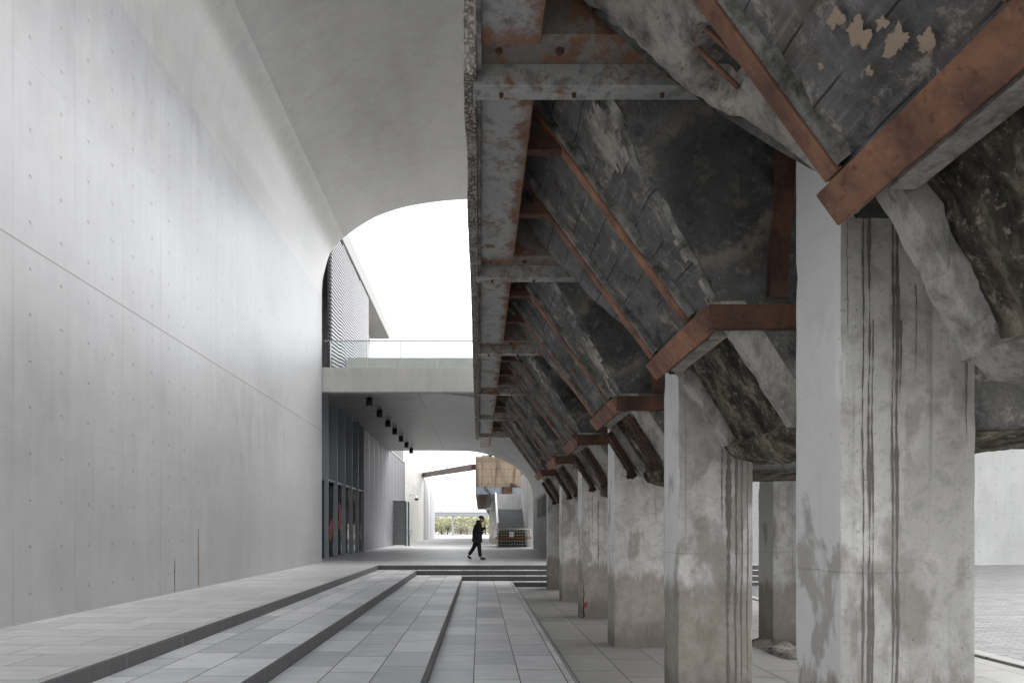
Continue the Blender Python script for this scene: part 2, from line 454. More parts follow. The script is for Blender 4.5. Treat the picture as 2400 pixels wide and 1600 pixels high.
def painted_steel(name, base, rustf=0.5, edge=False):
    m = NM(name, 0.55, 0.0, 0.45)
    p = m.shifted(m.obj)
    n1 = m.noise(p, 2.2, 8, 0.66, 0.23); n2 = m.noise(p, 9, 7, 0.7, 0.28); n3 = m.noise(m.vec(p, (8, 1.2, 8)), 1.5, 6, 0.7)
    c = m.mix(n1, tuple(x * 0.5 for x in base), tuple(x * 1.35 for x in base))
    c = m.mix(m.math('MULTIPLY', m.step(n2, 0.55, 0.66), 0.5), c, (0.30, 0.29, 0.27))
    n5 = m.noise(p, 4.2, 9, 0.72, 0.3)
    c = m.mix(m.math('MULTIPLY', m.step(n5, 0.52, 0.62), 0.6), c, (0.15, 0.125, 0.10))
    c = m.mix(m.math('MULTIPLY', m.step(n5, 0.45, 0.36), 0.55), c, (0.07, 0.066, 0.062))
    r = m.math('MULTIPLY', m.step(m.math('ADD', n1, m.math('MULTIPLY', m.math('SUBTRACT', n2, 0.5), 0.9)), 0.47 + 0.18 * (1 - rustf), 0.68 + 0.18 * (1 - rustf)), 0.95)
    if edge:
        ex = m.math('ADD', m.sep(m.obj)[0], m.math('MULTIPLY', m.math('SUBTRACT', n5, 0.5), 0.5))
        r = m.math('MAXIMUM', r, m.math('MULTIPLY', m.step(ex, 0.25, 0.36), 0.9))
        ex2 = m.math('ADD', m.sep(m.obj)[1], m.math('MULTIPLY', m.math('SUBTRACT', n2, 0.5), 0.5))
        r = m.math('MAXIMUM', r, m.math('MULTIPLY', m.step(ex2, 2.95, 3.12), 0.9))
    rc = m.mix(n2, (0.075, 0.036, 0.022), (0.34, 0.165, 0.075))
    c = m.mix(r, c, rc)
    c = m.mix(m.math('MULTIPLY', m.step(n3, 0.62, 0.7), 0.6), c, (0.07, 0.035, 0.022))
    return m.done(c, m.bump(m.math('ADD', n2, m.math('MULTIPLY', r, 0.4)), 0.4, 0.012), m.math('MULTIPLY_ADD', r, 0.3, 0.48))
M['steel_beam'] = painted_steel('grey_painted_steel', (0.42, 0.42, 0.41), 0.55, True)
M['steel_flange'] = painted_steel('pale_peeling_steel', (0.44, 0.44, 0.43), 0.85)
M['steel_web'] = painted_steel('rust_streaked_steel', (0.26, 0.24, 0.22), 1.3)
M['steel_blue'] = painted_steel('blue_grey_steel', (0.30, 0.34, 0.39), 0.3)

def moss():
    m = NM('mossy_concrete', 0.9, 0, 0.2)
    p = m.shifted(m.obj)
    n1 = m.noise(m.vec(p, (1.6, 1.6, 0.5)), 2.6, 8, 0.68, 0.20); n2 = m.noise(p, 16, 7, 0.75, 0.20); n3 = m.noise(m.vec(p, (4, 4, 0.6)), 2.2, 6, 0.7)
    c = m.ramp(n1, (0.40, (0.028, 0.026, 0.022)), (0.50, (0.085, 0.076, 0.058)), (0.58, (0.22, 0.19, 0.145)), (0.70, (0.46, 0.41, 0.33)))
    c = m.mix(m.math('MULTIPLY', m.step(n2, 0.54, 0.66), 0.7), c, (0.42, 0.38, 0.31))
    c = m.mix(m.math('MULTIPLY', m.step(n3, 0.58, 0.72), 0.6), c, (0.22, 0.19, 0.15))
    c = m.mix(m.math('MULTIPLY', m.step(m.noise(p, 3.4, 4), 0.58, 0.72), 0.5), c, (0.14, 0.15, 0.07))
    return m.done(c, m.bump(m.math('ADD', n1, m.math('MULTIPLY', n2, 0.7)), 0.8, 0.03))
M['moss'] = moss()

def lipcon():
    m = NM('weathered_lip_concrete', 0.8, 0, 0.35)
    p = m.shifted(m.obj)
    n1 = m.noise(m.vec(p, (1.6, 1.6, 0.9)), 3.4, 10, 0.74, 0.23); n2 = m.noise(p, 11, 7, 0.72, 0.25)
    n3 = m.noise(m.vec(p, (7, 7, 1.0)), 1.6, 5, 0.7)
    c = m.ramp(n1, (0.3, (0.14, 0.135, 0.128)), (0.44, (0.30, 0.29, 0.27)), (0.56, (0.50, 0.48, 0.44)), (0.72, (0.27, 0.268, 0.265)))
    c = m.mix(m.math('MULTIPLY', m.step(n2, 0.56, 0.68), 0.6), c, (0.62, 0.59, 0.53))
    c = m.mix(m.math('MULTIPLY', m.step(n3, 0.58, 0.7), 0.5), c, (0.05, 0.048, 0.043))
    return m.done(c, m.bump(m.math('ADD', n1, m.math('MULTIPLY', n2, 0.6)), 0.6, 0.03))
M['lip'] = lipcon()

def pebble():
    m = NM('pebble_dash', 0.9, 0, 0.3)
    v = m.voro(m.obj, 42); n = m.noise(m.obj, 3, 5, 0.7)
    c = m.ramp(v, (0.05, (0.52, 0.47, 0.41)), (0.35, (0.36, 0.32, 0.28)), (0.6, (0.12, 0.105, 0.09)))
    c = m.mix(m.math('MULTIPLY', m.step(n, 0.5, 0.65), 0.6), c, (0.42, 0.41, 0.39))
    return m.done(c, m.bump(m.math('MULTIPLY', v, -1), 0.8, 0.015))
M['pebble'] = pebble()

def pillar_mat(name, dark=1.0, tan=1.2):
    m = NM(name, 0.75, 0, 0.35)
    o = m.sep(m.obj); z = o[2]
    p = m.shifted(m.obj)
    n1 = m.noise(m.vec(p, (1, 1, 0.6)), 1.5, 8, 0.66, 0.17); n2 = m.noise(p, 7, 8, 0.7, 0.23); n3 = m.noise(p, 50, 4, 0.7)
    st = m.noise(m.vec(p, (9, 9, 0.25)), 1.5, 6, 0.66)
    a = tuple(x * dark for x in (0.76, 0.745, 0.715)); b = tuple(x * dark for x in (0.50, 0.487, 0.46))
    c = m.mix(m.step(n1, 0.35, 0.65), b, a)
    # dirty, porous front; sides paler, with light from the left painted in
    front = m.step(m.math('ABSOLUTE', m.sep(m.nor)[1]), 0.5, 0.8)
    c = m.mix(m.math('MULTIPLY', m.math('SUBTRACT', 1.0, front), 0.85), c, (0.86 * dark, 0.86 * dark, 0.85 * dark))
    grime = m.math('MULTIPLY', m.step(n2, 0.46, 0.66), m.math('MULTIPLY_ADD', front, 0.36, 0.06))
    c = m.mix(grime, c, (0.27 * dark, 0.255 * dark, 0.235 * dark))
    c = m.mix(m.math('MULTIPLY', m.step(st, 0.55, 0.7), m.math('MULTIPLY_ADD', front, 0.35, 0.15)), c, (0.22 * dark, 0.21 * dark, 0.195 * dark))
    # tan render coat at the foot and its ragged edge
    e = m.math('ADD', z, m.math('MULTIPLY', m.math('SUBTRACT', m.noise(m.vec(p, (2.2, 2.2, 0.7)), 1.6, 6, 0.7, 0.15), 0.5), m.math('MULTIPLY_ADD', m.rnd, 1.0, 0.35)))
    foot = m.step(m.math('ADD', e, m.math('MULTIPLY', m.math('SUBTRACT', m.rnd, 0.5), 0.5)), tan + 0.10, tan - 0.10)
    tanc = m.mix(n1, (0.24 * dark, 0.205 * dark, 0.172 * dark), (0.42 * dark, 0.365 * dark, 0.31 * dark))
    c = m.mix(m.math('MULTIPLY', foot, m.math('MULTIPLY_ADD', n2, 0.7, 0.55, clamp=True)) if False else m.math('MULTIPLY', foot, m.math('MULTIPLY_ADD', n2, 0.6, 0.55)), c, tanc)
    # damp brown patches that climb the shaft
    pt = m.math('MULTIPLY', m.step(m.noise(m.vec(p, (1.6, 1.6, 0.8)), 1.4, 5, 0.55, 0.23), 0.55, 0.61), m.step(z, 3.4, 2.2))
    c = m.mix(m.math('MULTIPLY', pt, 0.55), c, (0.27 * dark, 0.235 * dark, 0.20 * dark))
    wet = m.step(m.math('ADD', z, m.math('MULTIPLY', m.math('SUBTRACT', n1, 0.5), 1.0)), 0.55, 0.1)
    c = m.mix(m.math('MULTIPLY', wet, 0.6), c, (0.13, 0.112, 0.095))
    sp = m.noise(p, 34, 8, 0.8)
    c = m.mix(m.math('MULTIPLY', m.step(sp, 0.54, 0.66), m.math('MULTIPLY_ADD', front, 0.4, 0.1)), c, (0.2, 0.185, 0.165))
    # pits
    pit = m.step(m.math('ADD', m.voro(m.vec(p, (1, 1, 0.8)), 16), m.math('MULTIPLY', m.math('SUBTRACT', n3, 0.5), 0.2)), 0.09, 0.04)
    pit = m.math('MULTIPLY', pit, m.step(m.noise(p, 2.2, 3), 0.45, 0.6))
    c = m.mix(m.math('MULTIPLY', pit, 0.7), c, (0.12, 0.11, 0.10))
    # lift joint
    jl = m.math('MULTIPLY', m.math('LESS_THAN', m.math('ABSOLUTE', m.math('SUBTRACT', m.math('ADD', z, m.math('MULTIPLY', n2, 0.03)), tan + 0.42)), 0.006), m.step(n1, 0.4, 0.5))
    c = m.mix(m.math('MULTIPLY', jl, 0.25), c, (0.12, 0.11, 0.10))
    h = m.math('ADD', m.math('MULTIPLY', n2, 0.6), m.math('MULTIPLY', n3, 0.25))
    h = m.math('SUBTRACT', h, m.math('MULTIPLY', pit, 0.7))
    h = m.math('ADD', h, m.math('MULTIPLY', foot, 0.4))
    return m.done(c, m.bump(h, 0.45, 0.018))
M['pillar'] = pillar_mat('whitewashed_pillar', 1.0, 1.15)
M['pillar_dark'] = pillar_mat('grimy_pillar', 0.62, 1.05)  # same pillar colours, scaled darker overall
M['drip'] = plain('grey_brown_mortar', (0.21, 0.19, 0.172), 0.85, 0, 0.3, 14, 0.5)
M['crack'] = plain('dark_crack', (0.03, 0.025, 0.022), 0.9)
M['brick'] = plain('red_brick', (0.36, 0.07, 0.045), 0.85, 0, 0.4, 20, 0.5)

def ochre_wall():
    m = NM('ochre_stained_concrete', 0.85, 0, 0.3)
    n1 = m.noise(m.vec(m.pos, (2.6, 1, 0.35)), 1.1, 7, 0.62, 0.12); n2 = m.noise(m.pos, 5, 7, 0.7)
    c = m.ramp(n1, (0.34, (0.10, 0.08, 0.06)), (0.45, (0.27, 0.20, 0.14)), (0.56, (0.36, 0.29, 0.215)), (0.70, (0.28, 0.165, 0.085)))
    c = m.mix(m.math('MULTIPLY', m.step(n2, 0.6, 0.7), 0.5), c, (0.10, 0.08, 0.06))
    p = m.sep(m.pos)
    top = m.step(m.math('ADD', p[2], m.math('MULTIPLY', n1, 1.2)), 7.6, 8.2)
    c = m.mix(m.math('MULTIPLY', top, 0.5), c, (0.16, 0.135, 0.10))
    l = m.math('MAXIMUM', m.near(p[2], 0.62, 5.5, 0.016), m.math('MULTIPLY', m.near(p[0], 1.05, 0.25, 0.014), m.step(n2, 0.5, 0.55)))
    c = m.mix(m.math('MULTIPLY', l, 0.6), c, (0.06, 0.05, 0.04))
    return m.done(c, m.bump(n2, 0.4, 0.03))
M['ochre'] = ochre_wall()

M['frame'] = plain('slate_grey_frame', (0.33, 0.345, 0.37), 0.42, 0.2, 0.1, 3, 0.02)
M['frame_light'] = plain('grey_green_frame', (0.12, 0.15, 0.16), 0.45, 0.2, 0.1, 3, 0.02)
M['black'] = plain('matt_black', (0.014, 0.014, 0.015), 0.45)
M['white'] = plain('white_enamel', (0.72, 0.72, 0.71), 0.4, 0, 0.05)
M['paper'] = plain('white_paper', (0.75, 0.77, 0.80), 0.7, 0, 0.04)
M['ink'] = plain('grey_print', (0.35, 0.38, 0.44), 0.7)
M['alu'] = plain('brushed_metal', (0.45, 0.45, 0.45), 0.35, 0.8, 0.1)
M['galv'] = plain('galvanised_tube', (0.50, 0.48, 0.44), 0.45, 0.4, 0.15)
M['red'] = plain('red_vinyl', (0.50, 0.025, 0.03), 0.5, 0, 0.2, 3)
M['screen'] = plain('pale_metal_mesh', (0.50, 0.50, 0.53), 0.45, 0.35, 0.15, 5, 0.02)
M['screen_back'] = plain('shadowed_lining', (0.055, 0.055, 0.06), 0.8)  # dark grey backing behind the slats, mesh and glass
M['mesh_dark'] = plain('dark_mesh', (0.11, 0.12, 0.125), 0.5, 0.3)
M['bridge_steel'] = plain('plum_brown_steel', (0.115, 0.075, 0.07), 0.5, 0.1)
M['grey_deck'] = plain('pale_grey_paint', (0.42, 0.43, 0.44), 0.5)
M['dark_timber'] = plain('dark_weathered_boards', (0.055, 0.045, 0.036), 0.85, 0, 0.4, 5, 0.4)
M['cloth'] = plain('black_padded_cloth', (0.011, 0.011, 0.013), 0.8, 0, 0.4, 30, 0.4)
M['trousers'] = plain('black_trousers', (0.012, 0.013, 0.018), 0.8, 0, 0.4, 30, 0.3)
M['skin'] = plain('skin', (0.42, 0.24, 0.17), 0.55, 0, 0.08, 10, 0.05)
M['shoe'] = plain('black_leather', (0.008, 0.008, 0.009), 0.35)
def hazard():
    m = NM('orange_black_tape', 0.6)
    q = m.sep(m.pos)
    s = m.math('FRACT', m.math('MULTIPLY', m.math('ADD', q[0], q[2]), 6.0))
    return m.done(m.mix(m.math('GREATER_THAN', s, 0.5), (0.015, 0.013, 0.012), (0.55, 0.20, 0.02)))
M['hazard'] = hazard()
def glass(name, tint, refl=0.06, thru=0.9):
    m = NM(name)
    t = m.n.new('ShaderNodeBsdfTransparent'); t.inputs['Color'].default_value = (*tint, 1)
    g = m.n.new('ShaderNodeBsdfGlossy'); g.inputs['Roughness'].default_value = 0.03
    fr = m.n.new('ShaderNodeFresnel'); fr.inputs['IOR'].default_value = 1.45
    mx = m.n.new('ShaderNodeMixShader'); m.l.new(fr.outputs[0], mx.inputs[0])
    m.l.new(t.outputs[0], mx.inputs[1]); m.l.new(g.outputs[0], mx.inputs[2])
    out = [n for n in m.n if n.type == 'OUTPUT_MATERIAL'][0]
    m.l.new(mx.outputs[0], out.inputs['Surface'])
    return m.mat
M['glass'] = glass('clear_glass', (0.93, 0.96, 0.96))
M['glass_dark'] = glass('dark_glass', (0.30, 0.32, 0.34))
def leaves(name, a, b):  # leaf colours paled and greyed to paint in distance haze
    m = NM(name, 0.6, 0, 0.3)
    c = m.mix(m.noise(m.pos, 2.5, 3), a, b)
    m.b.inputs['Subsurface Weight'].default_value = 0.0
    return m.done(c)
M['leaf1'] = leaves('yellow_green_leaves', (0.45, 0.46, 0.27), (0.55, 0.54, 0.36))
M['leaf2'] = leaves('olive_leaves', (0.38, 0.40, 0.25), (0.48, 0.48, 0.32))
M['leaf3'] = leaves('brownish_twigs', (0.42, 0.37, 0.31), (0.50, 0.46, 0.38))
M['bark'] = plain('grey_bark', (0.11, 0.09, 0.07), 0.9, 0, 0.3, 8, 0.4)

# ------------------------------------------------------------------ ground levels
X1, X2, X3, X4 = -3.45, -2.1, -0.57, 1.04
def level(name, boxes, mats, z):
    mb = MB()
    for (x0, x1, y0, y1, zb) in boxes: mb.box(x0, x1, y0, y1, zb, z)
    # tops keep slot 0, upright faces get the darker riser stone with shade painted in
    for i, f in enumerate(mb.f):
        a, b, c = (V(mb.v[k]) for k in f[:3])
        if abs((b - a).cross(c - a).normalized().z) < 0.5: mb.m[i] = 1
    o = mb.build(name, mats); tag(o, kind='structure')
    return bevel(o, 0.012)
mb = MB(); mb.grid(lambda u, v: (-320 + 640 * u, -60 + 700 * v, -0.004), 8, 8, smooth=False)
tag(mb.build('ground', M['yard']), kind='structure')
level('pavement_lower_floor', [(X4, 7.05, -20, 20.2, -0.3), (7.05, 20, -20, -1.5, -0.3)], [M['pave_low'], M['riser']], 0.0)
level('pavement_fourth_tread', [(X3, X4, -20, 20.7, -0.25), (X4, 13, 20.2, 20.7, -0.25)], [M['pave'], M['riser']], 0.15)
level('pavement_third_tread', [(X2, X3, -20, 21.2, -0.2), (X3, 13, 20.7, 21.2, -0.2)], [M['pave'], M['riser']], 0.30)
level('pavement_second_tread', [(X1, X2, -20, 21.7, -0.15), (X2, 13, 21.2, 21.7, -0.15)], [M['pave'], M['riser']], 0.45)
level('pavement_platform', [(-6.6, X1, -20, 21.7, -0.1), (-40, 40, 21.7, 46.0, -0.1)], [M['pave_plat'], M['riser']], 0.60)
mb = MB(); mb.box(-150, 150, 46.0, 420, -0.1, 0.596)
tag(mb.build('path_yard', M['yard']), kind='structure')
# cobbled slope rising to the right behind its kerb
mb = MB()
mb.grid(lambda u, v: (7.33 + 16 * u, -1.5 + 23.2 * v, 0.62 * (min(1, u * 1.6) ** 1.3)), 24, 12)
tag(mb.build('path_cobbled_slope', M['cobble']), kind='structure')
mb = MB(); mb.box(7.05, 7.33, -1.5, 20.2, -0.2, 0.035)
tag(bevel(mb.build('kerb', M['pave_low']), 0.012), kind='structure')

# ------------------------------------------------------------------ vaulted hall on the left
def catmull(pts, n=6):
    out = []
    P = [V((p[0], p[1], 0)) for p in pts]
    P = [P[0] * 2 - P[1]] + P + [P[-1] * 2 - P[-2]]
    for i in range(1, len(P) - 2):
        for k in range(n):
            t = k / n
            a, b, c, d = P[i - 1], P[i], P[i + 1], P[i + 2]
            q = 0.5 * ((2 * b) + (c - a) * t + (2 * a - 5 * b + 4 * c - d) * t * t + (3 * b - a - 3 * c + d) * t ** 3)
            out.append((q.x, q.y))
    out.append((P[-2].x, P[-2].y))
    return out
YN, YF = -1.0, 23.6
VEDGE = -0.12
hall = thing('vaulted_hall', (-5.83, 8, 0.6), 'tall smooth grey concrete wall curving up into a barrel vault overhead', 'building')
mb = MB(); mb.box(-6.5, -5.83, -7.0, YF, 0.3, 10.35)
mb.build('wall', M['wall'], hall)
prof = catmull([(-5.83, 10.35), (-5.82, 10.75), (-5.76, 11.2), (-5.5, 12.05), (-5.02, 12.58)], 6)
prof2 = catmull([(-5.02, 12.58), (-4.37, 13.03), (-3.73, 13.38), (-2.77, 13.69), (-1.65, 13.88), (-.7, 13.965), (VEDGE, 13.99)], 6)
inner = prof[:-1] + prof2
outer = []
for i, p in enumerate(inner):
    a = V(inner[max(0, i - 1)]).to_2d() if False else V((*inner[max(0, i - 1)], 0)); b = V((*inner[min(len(inner) - 1, i + 1)], 0))
    d = (b - a).normalized(); n = V((-d.y, d.x, 0))
    outer.append((p[0] + n.x * 0.4, p[1] + n.y * 0.4))
mb = MB()
NY = 40
def shell(pr, smooth=True, m=0):
    mb.grid(lambda u, v: (pr[min(len(pr) - 1, round(v * (len(pr) - 1)))][0], YN + (YF - YN) * u, pr[min(len(pr) - 1, round(v * (len(pr) - 1)))][1]), NY, len(pr) - 1, m, smooth)
shell(prof); shell(prof2); shell(outer)
for y in (YN, YF):
    for i in range(len(inner) - 1):
        b = len(mb.v)
        for q in (inner[i], inner[i + 1], outer[i + 1], outer[i]): mb.v.append((q[0], y, q[1]))
        mb.face((b, b + 1, b + 2, b + 3))
b = len(mb.v)
for q, y in ((inner[-1], YN), (inner[-1], YF), (outer[-1], YF), (outer[-1], YN)): mb.v.append((q[0], y, q[1]))
mb.face((b, b + 1, b + 2, b + 3))
mb.build('vault', M['vault'], hall, fix=False)
# rust and crack stains at the foot of the wall
mb = MB()
def wy(px): return 1500 * 5.83 / (1125 - px)
def ribbon(mb, pts, w, x=-5.826):
    b = len(mb.v)
    for k, (y, z) in enumerate(pts):
        ww = w * (0.4 + 0.6 * math.sin(math.pi * (k + .6) / (len(pts) + .2))) * (0.7 + 0.6 * R.random())
        mb.v.append((x, y - ww, z)); mb.v.append((x, y + ww, z))
    for k in range(len(pts) - 1): mb.face((b + 2 * k, b + 2 * k + 2, b + 2 * k + 3, b + 2 * k + 1))
y0 = wy(465)
ribbon(mb, [(y0 + R.uniform(-.012, .012), 0.61 + 1.22 * k / 14) for k in range(15)], 0.022)
mb.build('rust_streak', plain('brown_rust_stain', (0.17, 0.115, 0.06), 0.8, 0, 0.5, 20), hall, fix=False)
mb = MB(); y0 = wy(409)
ribbon(mb, [(y0 + R.uniform(-.008, .008), 0.61 + 0.62 * k / 8) for k in range(9)], 0.011)
mb.build('crack', M['crack'], hall, fix=False)
mb = MB(); mb.box(-5.83, -5.818, 22.9, 23.1, 2.9, 2.96)
mb.build('sensor_plate', M['frame'], hall)

# upper storey seen through the arch: roof edge and corrugated screen
roof = thing('upper_roof', (-6, 30, 13.4), 'concrete roof edge overhanging the striped screen above the footbridge', 'roof')
mb = MB(); mb.box(-13, -5.5, 24.2, 39.0, 13.42, 14.12)
bevel(mb.build('roof_slab', fair_concrete('roof_edge_concrete', (.20, .20, .197), holes=False, joint=60), roof), 0.02)
mb = MB(); mb.box(-13, -6.6, 24.4, 38.4, 7.9, 13.42)
mb.build('back_wall', M['sidewall'], roof)
up = thing('striped_screen', (-5.6, 28, 7.8), 'upper screen of fine white and black horizontal stripes under the roof edge', 'screen')
mb = MB()
nst = 44
for k in range(nst + 10):
    zz = 7.6 + k * 0.145
    pts = []
    for j in range(25):
        y = 24.0 + 8.0 * j / 24
        # panels fold in and out; slats droop a little from panel to panel
        t = (y - 24.0) / 8.0
        tilt = (0.95 - 1.15 * (zz - 7.8) / 5.6) * t * 1.2
        z2 = zz + tilt + 0.018 * ((int(t * 6) % 2) * 2 - 1)
        pts.append((y, z2))
    for (ya, za), (yb, zb) in zip(pts[:-1], pts[1:]):
        if min(za, zb) < 7.82 or max(za, zb) > 13.36: continue
        mb.obox((-5.6, (ya + yb) / 2, (za + zb) / 2), (0.035, 0, 0), (0, (yb - ya) / 2 + .001, (zb - za) / 2), (0, 0, 0.037))
mb.build('slat', plain('grey_metal_slat', (.27, .27, .28), .5, 0, .1), up)
mb = MB(); mb.box(-5.72, -5.69, 24.0, 32.0, 7.80, 13.40)
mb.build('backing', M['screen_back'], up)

# ------------------------------------------------------------------ footbridge across the far arch
br = thing('footbridge', (-3, 24.5, 6.9), 'pale concrete footbridge with glass railing crossing below the far arch', 'bridge')
mb = MB(); mb.box(-5.83, 12, 23.62, 23.92, 6.88, 7.79)
bevel(mb.build('edge_beam', M['slab'], br), 0.01)
mb = MB(); mb.prism([(-6.6, 23.92), (12, 23.92), (12, 40.6), (3.4, 40.7), (-6.6, 45.8)], 'z', 7.5, 7.78)
mb.build('deck', M['sidewall'], br)
mb = MB(); mb.box(-5.5, 12, 26.5, 26.75, 7.79, 8.92)
mb.build('parapet', M['slab'], br)
rail = thing('glass_railing', (-3, 23.75, 7.79), 'thin glass railing with slim posts on top of the footbridge edge', 'railing')
mb = MB(); mb.box(-5.8, 11, 23.74, 23.78, 8.79, 8.82)
mb.build('handrail', M['frame'], rail)
for x in (-5.55, -4.2, -2.95, -1.58, -.2, 1.2, 2.6):
    mb = MB(); mb.box(x - .012, x + .012, 23.73, 23.79, 7.79, 8.79); mb.build('post', M['alu'], rail)
    mb = MB(); mb.box(x + .03, x + 1.31, 23.755, 23.767, 7.83, 8.76); mb.build('glass_pane', M['glass'], rail)

# passage below the bridge: soffit turning down into the right wall
pas = thing('vaulted_passage', (0, 34, 0.6), 'dark board-marked concrete ceiling curving down into the right wall under the footbridge', 'building')
fprof = [(-8.4, 46.3, 7.52), (-6.6, 46.0, 7.47), (-4.5, 44.9, 7.36), (-2.6, 44.0, 7.23), (-1.4, 43.4, 7.14), (-.26, 42.8, 7.0), (1.02, 42.2, 6.61), (1.94, 41.8, 6.15), (2.56, 41.4, 5.64), (3.08, 41.2, 5.0), (3.33, 41.1, 4.37), (3.4, 41.0, 3.77), (3.4, 41.0, 0.5)]
def fp(v):
    k = v * (len(fprof) - 1); i = min(len(fprof) - 2, int(k)); t = k - i
    return [a + (b - a) * t for a, b in zip(fprof[i], fprof[i + 1])]
cp = [catmull([(p[0], p[2]) for p in fprof[:-1]], 4), catmull([(p[1], p[2]) for p in fprof[:-1]], 4)]
curve = [(a[0], b[0], a[1]) for a, b in zip(*cp)]
YV = 25.2
mb = MB()
N = len(curve) - 1
mb.grid(lambda u, v: (curve[round(v * N)][0], YV + (curve[round(v * N)][1] - YV) * u, curve[round(v * N)][2]), 12, N)
mb.build('soffit', M['soffit'], pas, fix=False)
for end in (0, 1):
    mb = MB()
    for i in range(N):
        a, c = curve[i], curve[i + 1]; b = len(mb.v)
        ya = YV if end == 0 else a[1]; yc = YV if end == 0 else c[1]
        mb.v += [(a[0], ya, a[2]), (c[0], yc, c[2]), (c[0], yc, 7.53), (a[0], ya, 7.53)]
        mb.face((b, b + 1, b + 2, b + 3))
    # weld the strips into one sheet
    w = mb.build('spandrel', M['sidewall'], pas, fix=False)
    bm = bmesh.new(); bm.from_mesh(w.data); bmesh.ops.remove_doubles(bm, verts=bm.verts, dist=.0005); bm.to_mesh(w.data); bm.free()
mb = MB(); mb.prism([(3.4, YV), (3.9, YV), (3.9, 41.0), (3.4, 41.0)], 'z', 0.5, 3.78)
rw = mb.build('right_wall', fair_concrete('passage_wall_concrete', (0.30, 0.30, 0.305), holes=False, joint=60), pas)
mb = MB(); mb.box(3.9, 12, YV + .02, 27, 0.5, 1.88); mb.build('end_wall', M['sidewall'], pas)
# faded marks and tile ghosts on the right wall
mb = MB()
for k in range(46):
    y = 31.5 + R.random() * 6.5; z = 2.55 + R.random() * 1.05
    s = R.choice(((.16, .012), (.012, .12), (.10, .012), (.012, .07)))
    mb.box(3.394, 3.4, y - s[0], y + s[0], z - s[1], z + s[1])
for k in range(16):
    mb.box(3.394, 3.4, 36 + (k % 2) * 1.6 - .04, 36 + (k % 2) * 1.6 + .04, 1.4 + (k // 2) * .14, 1.43 + (k // 2) * .14)
mb.build('faded_marking', plain('faded_dark_ink', (0.11, 0.11, 0.115), 0.8, 0, 0.4), pas)['kind'] = 'stuff'
mb = MB()
for k in range(9):
    mb.box(3.3965, 3.4, 31.2 + k * .78, 31.85 + k * .78, 2.5, 3.6)
mb.build('patch', plain('darker_patched_plaster', (0.21, 0.21, 0.215), 0.8, 0, 0.2), pas)

# ------------------------------------------------------------------ glazed facade with deep fins
fac = thing('glazed_facade', (-6.65, 31, 0.6), 'dark glazed front with deep slate grey vertical fins below the bridge', 'facade')
FY = [26.6, 28.3, 29.95, 31.6, 33.2, 34.8]
for k, y in enumerate(FY):
    mb = MB(); mb.prism([(-6.72, 7.42), (-6.72, 3.9), (-6.47, 3.9), (-6.47, 0.6), (-6.30, 0.6), (-6.30, 7.42)], 'y', y - .03, y + .03); mb.build('fin', M['frame'], fac)
mb = MB(); mb.box(-6.60, -6.36, FY[0] + .03, FY[-1] - .03, 3.86, 3.94); mb.build('transom', M['frame'], fac)
for y0, y1 in zip([23.7] + FY[:-1], FY):
    mb = MB(); mb.box(-6.70, -6.68, y0 + .04, y1 - .04, 0.6, 7.4); mb.build('glass_pane', M['glass_dark'], fac)
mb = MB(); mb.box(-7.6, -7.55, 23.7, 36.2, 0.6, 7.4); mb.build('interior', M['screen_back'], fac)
for y in (FY[3], FY[4]):
    mb = MB(); mb.box(-6.30, -6.19, y - .02, y + .02, 1.70, 1.74).box(-6.22, -6.19, y - .02, y + .02, 1.3, 2.1)
    mb.build('door_handle', M['alu'], fac)
for (y, z0, z1, lab) in ((28.65, 1.5, 2.1, 'lower round red decal on the dark glass between the first fins'), (30.45, 1.95, 2.95, 'tall ragged red decal on the dark glass between middle fins')):
    mb = MB()
    for q in range(9):
        zz = z0 + (z1 - z0) * R.random(); w = R.uniform(.12, .3)
        mb.box(-6.672, -6.662, y - w, y + w * .9, zz - .1, zz + .12)
    # built as one flat cut-out: stacked tilted squares
    mb2 = MB()
    for q in range(7):
        c = (-6.668 + q * .0012, y + R.uniform(-.12, .12), z0 + (z1 - z0) * (q + .5) / 7)
        an = R.uniform(0, 1.5); s = R.uniform(.16, .26)
        mb2.obox(c, (.0005, 0, 0), (0, math.cos(an) * s, math.sin(an) * s), (0, -math.sin(an) * s, math.cos(an) * s))
    tag(mb2.build('red_decal', M['red']), lab, 'decal', 'red decals on the glass')

# perforated screen beyond
scr = thing('mesh_screen', (-6.55, 45, 0.6), 'tall folded silver mesh screen beside the fins under the passage', 'screen')
mb = MB()
Y0, Y1 = 35.6, 55.0
npan = 11
for k in range(118):
    z = 0.66 + k * 0.0588
    if z > 7.5: break
    b = len(mb.v); nseg = npan * 8
    for j in range(nseg + 1):
        y = Y0 + (Y1 - Y0) * j / nseg
        x = -6.60 + 0.10 * abs(((j / 8.0) % 1) - .5) * 2
        zz = z + (0.021 if j % 2 else -0.021)
        mb.v.append((x, y, zz - .017)); mb.v.append((x + .012, y, zz + .017))
    for j in range(nseg): mb.face((b + 2 * j, b + 2 * j + 2, b + 2 * j + 3, b + 2 * j + 1))
mb.build('mesh', M['screen'], scr, fix=False)
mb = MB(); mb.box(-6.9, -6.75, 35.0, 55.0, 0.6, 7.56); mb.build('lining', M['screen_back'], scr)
mb = MB(); mb.box(-6.75, -6.45, 54.95, 55.05, 0.6, 7.62).box(-6.75, -6.5, Y0, 54.95, 7.56, 7.62); mb.build('frame', M['frame'], scr)
gt = thing('mesh_gate', (-6, 48, 0.6), 'open dark mesh gate leaf with grey green frame beside silver screen', 'gate')
mb = MB()
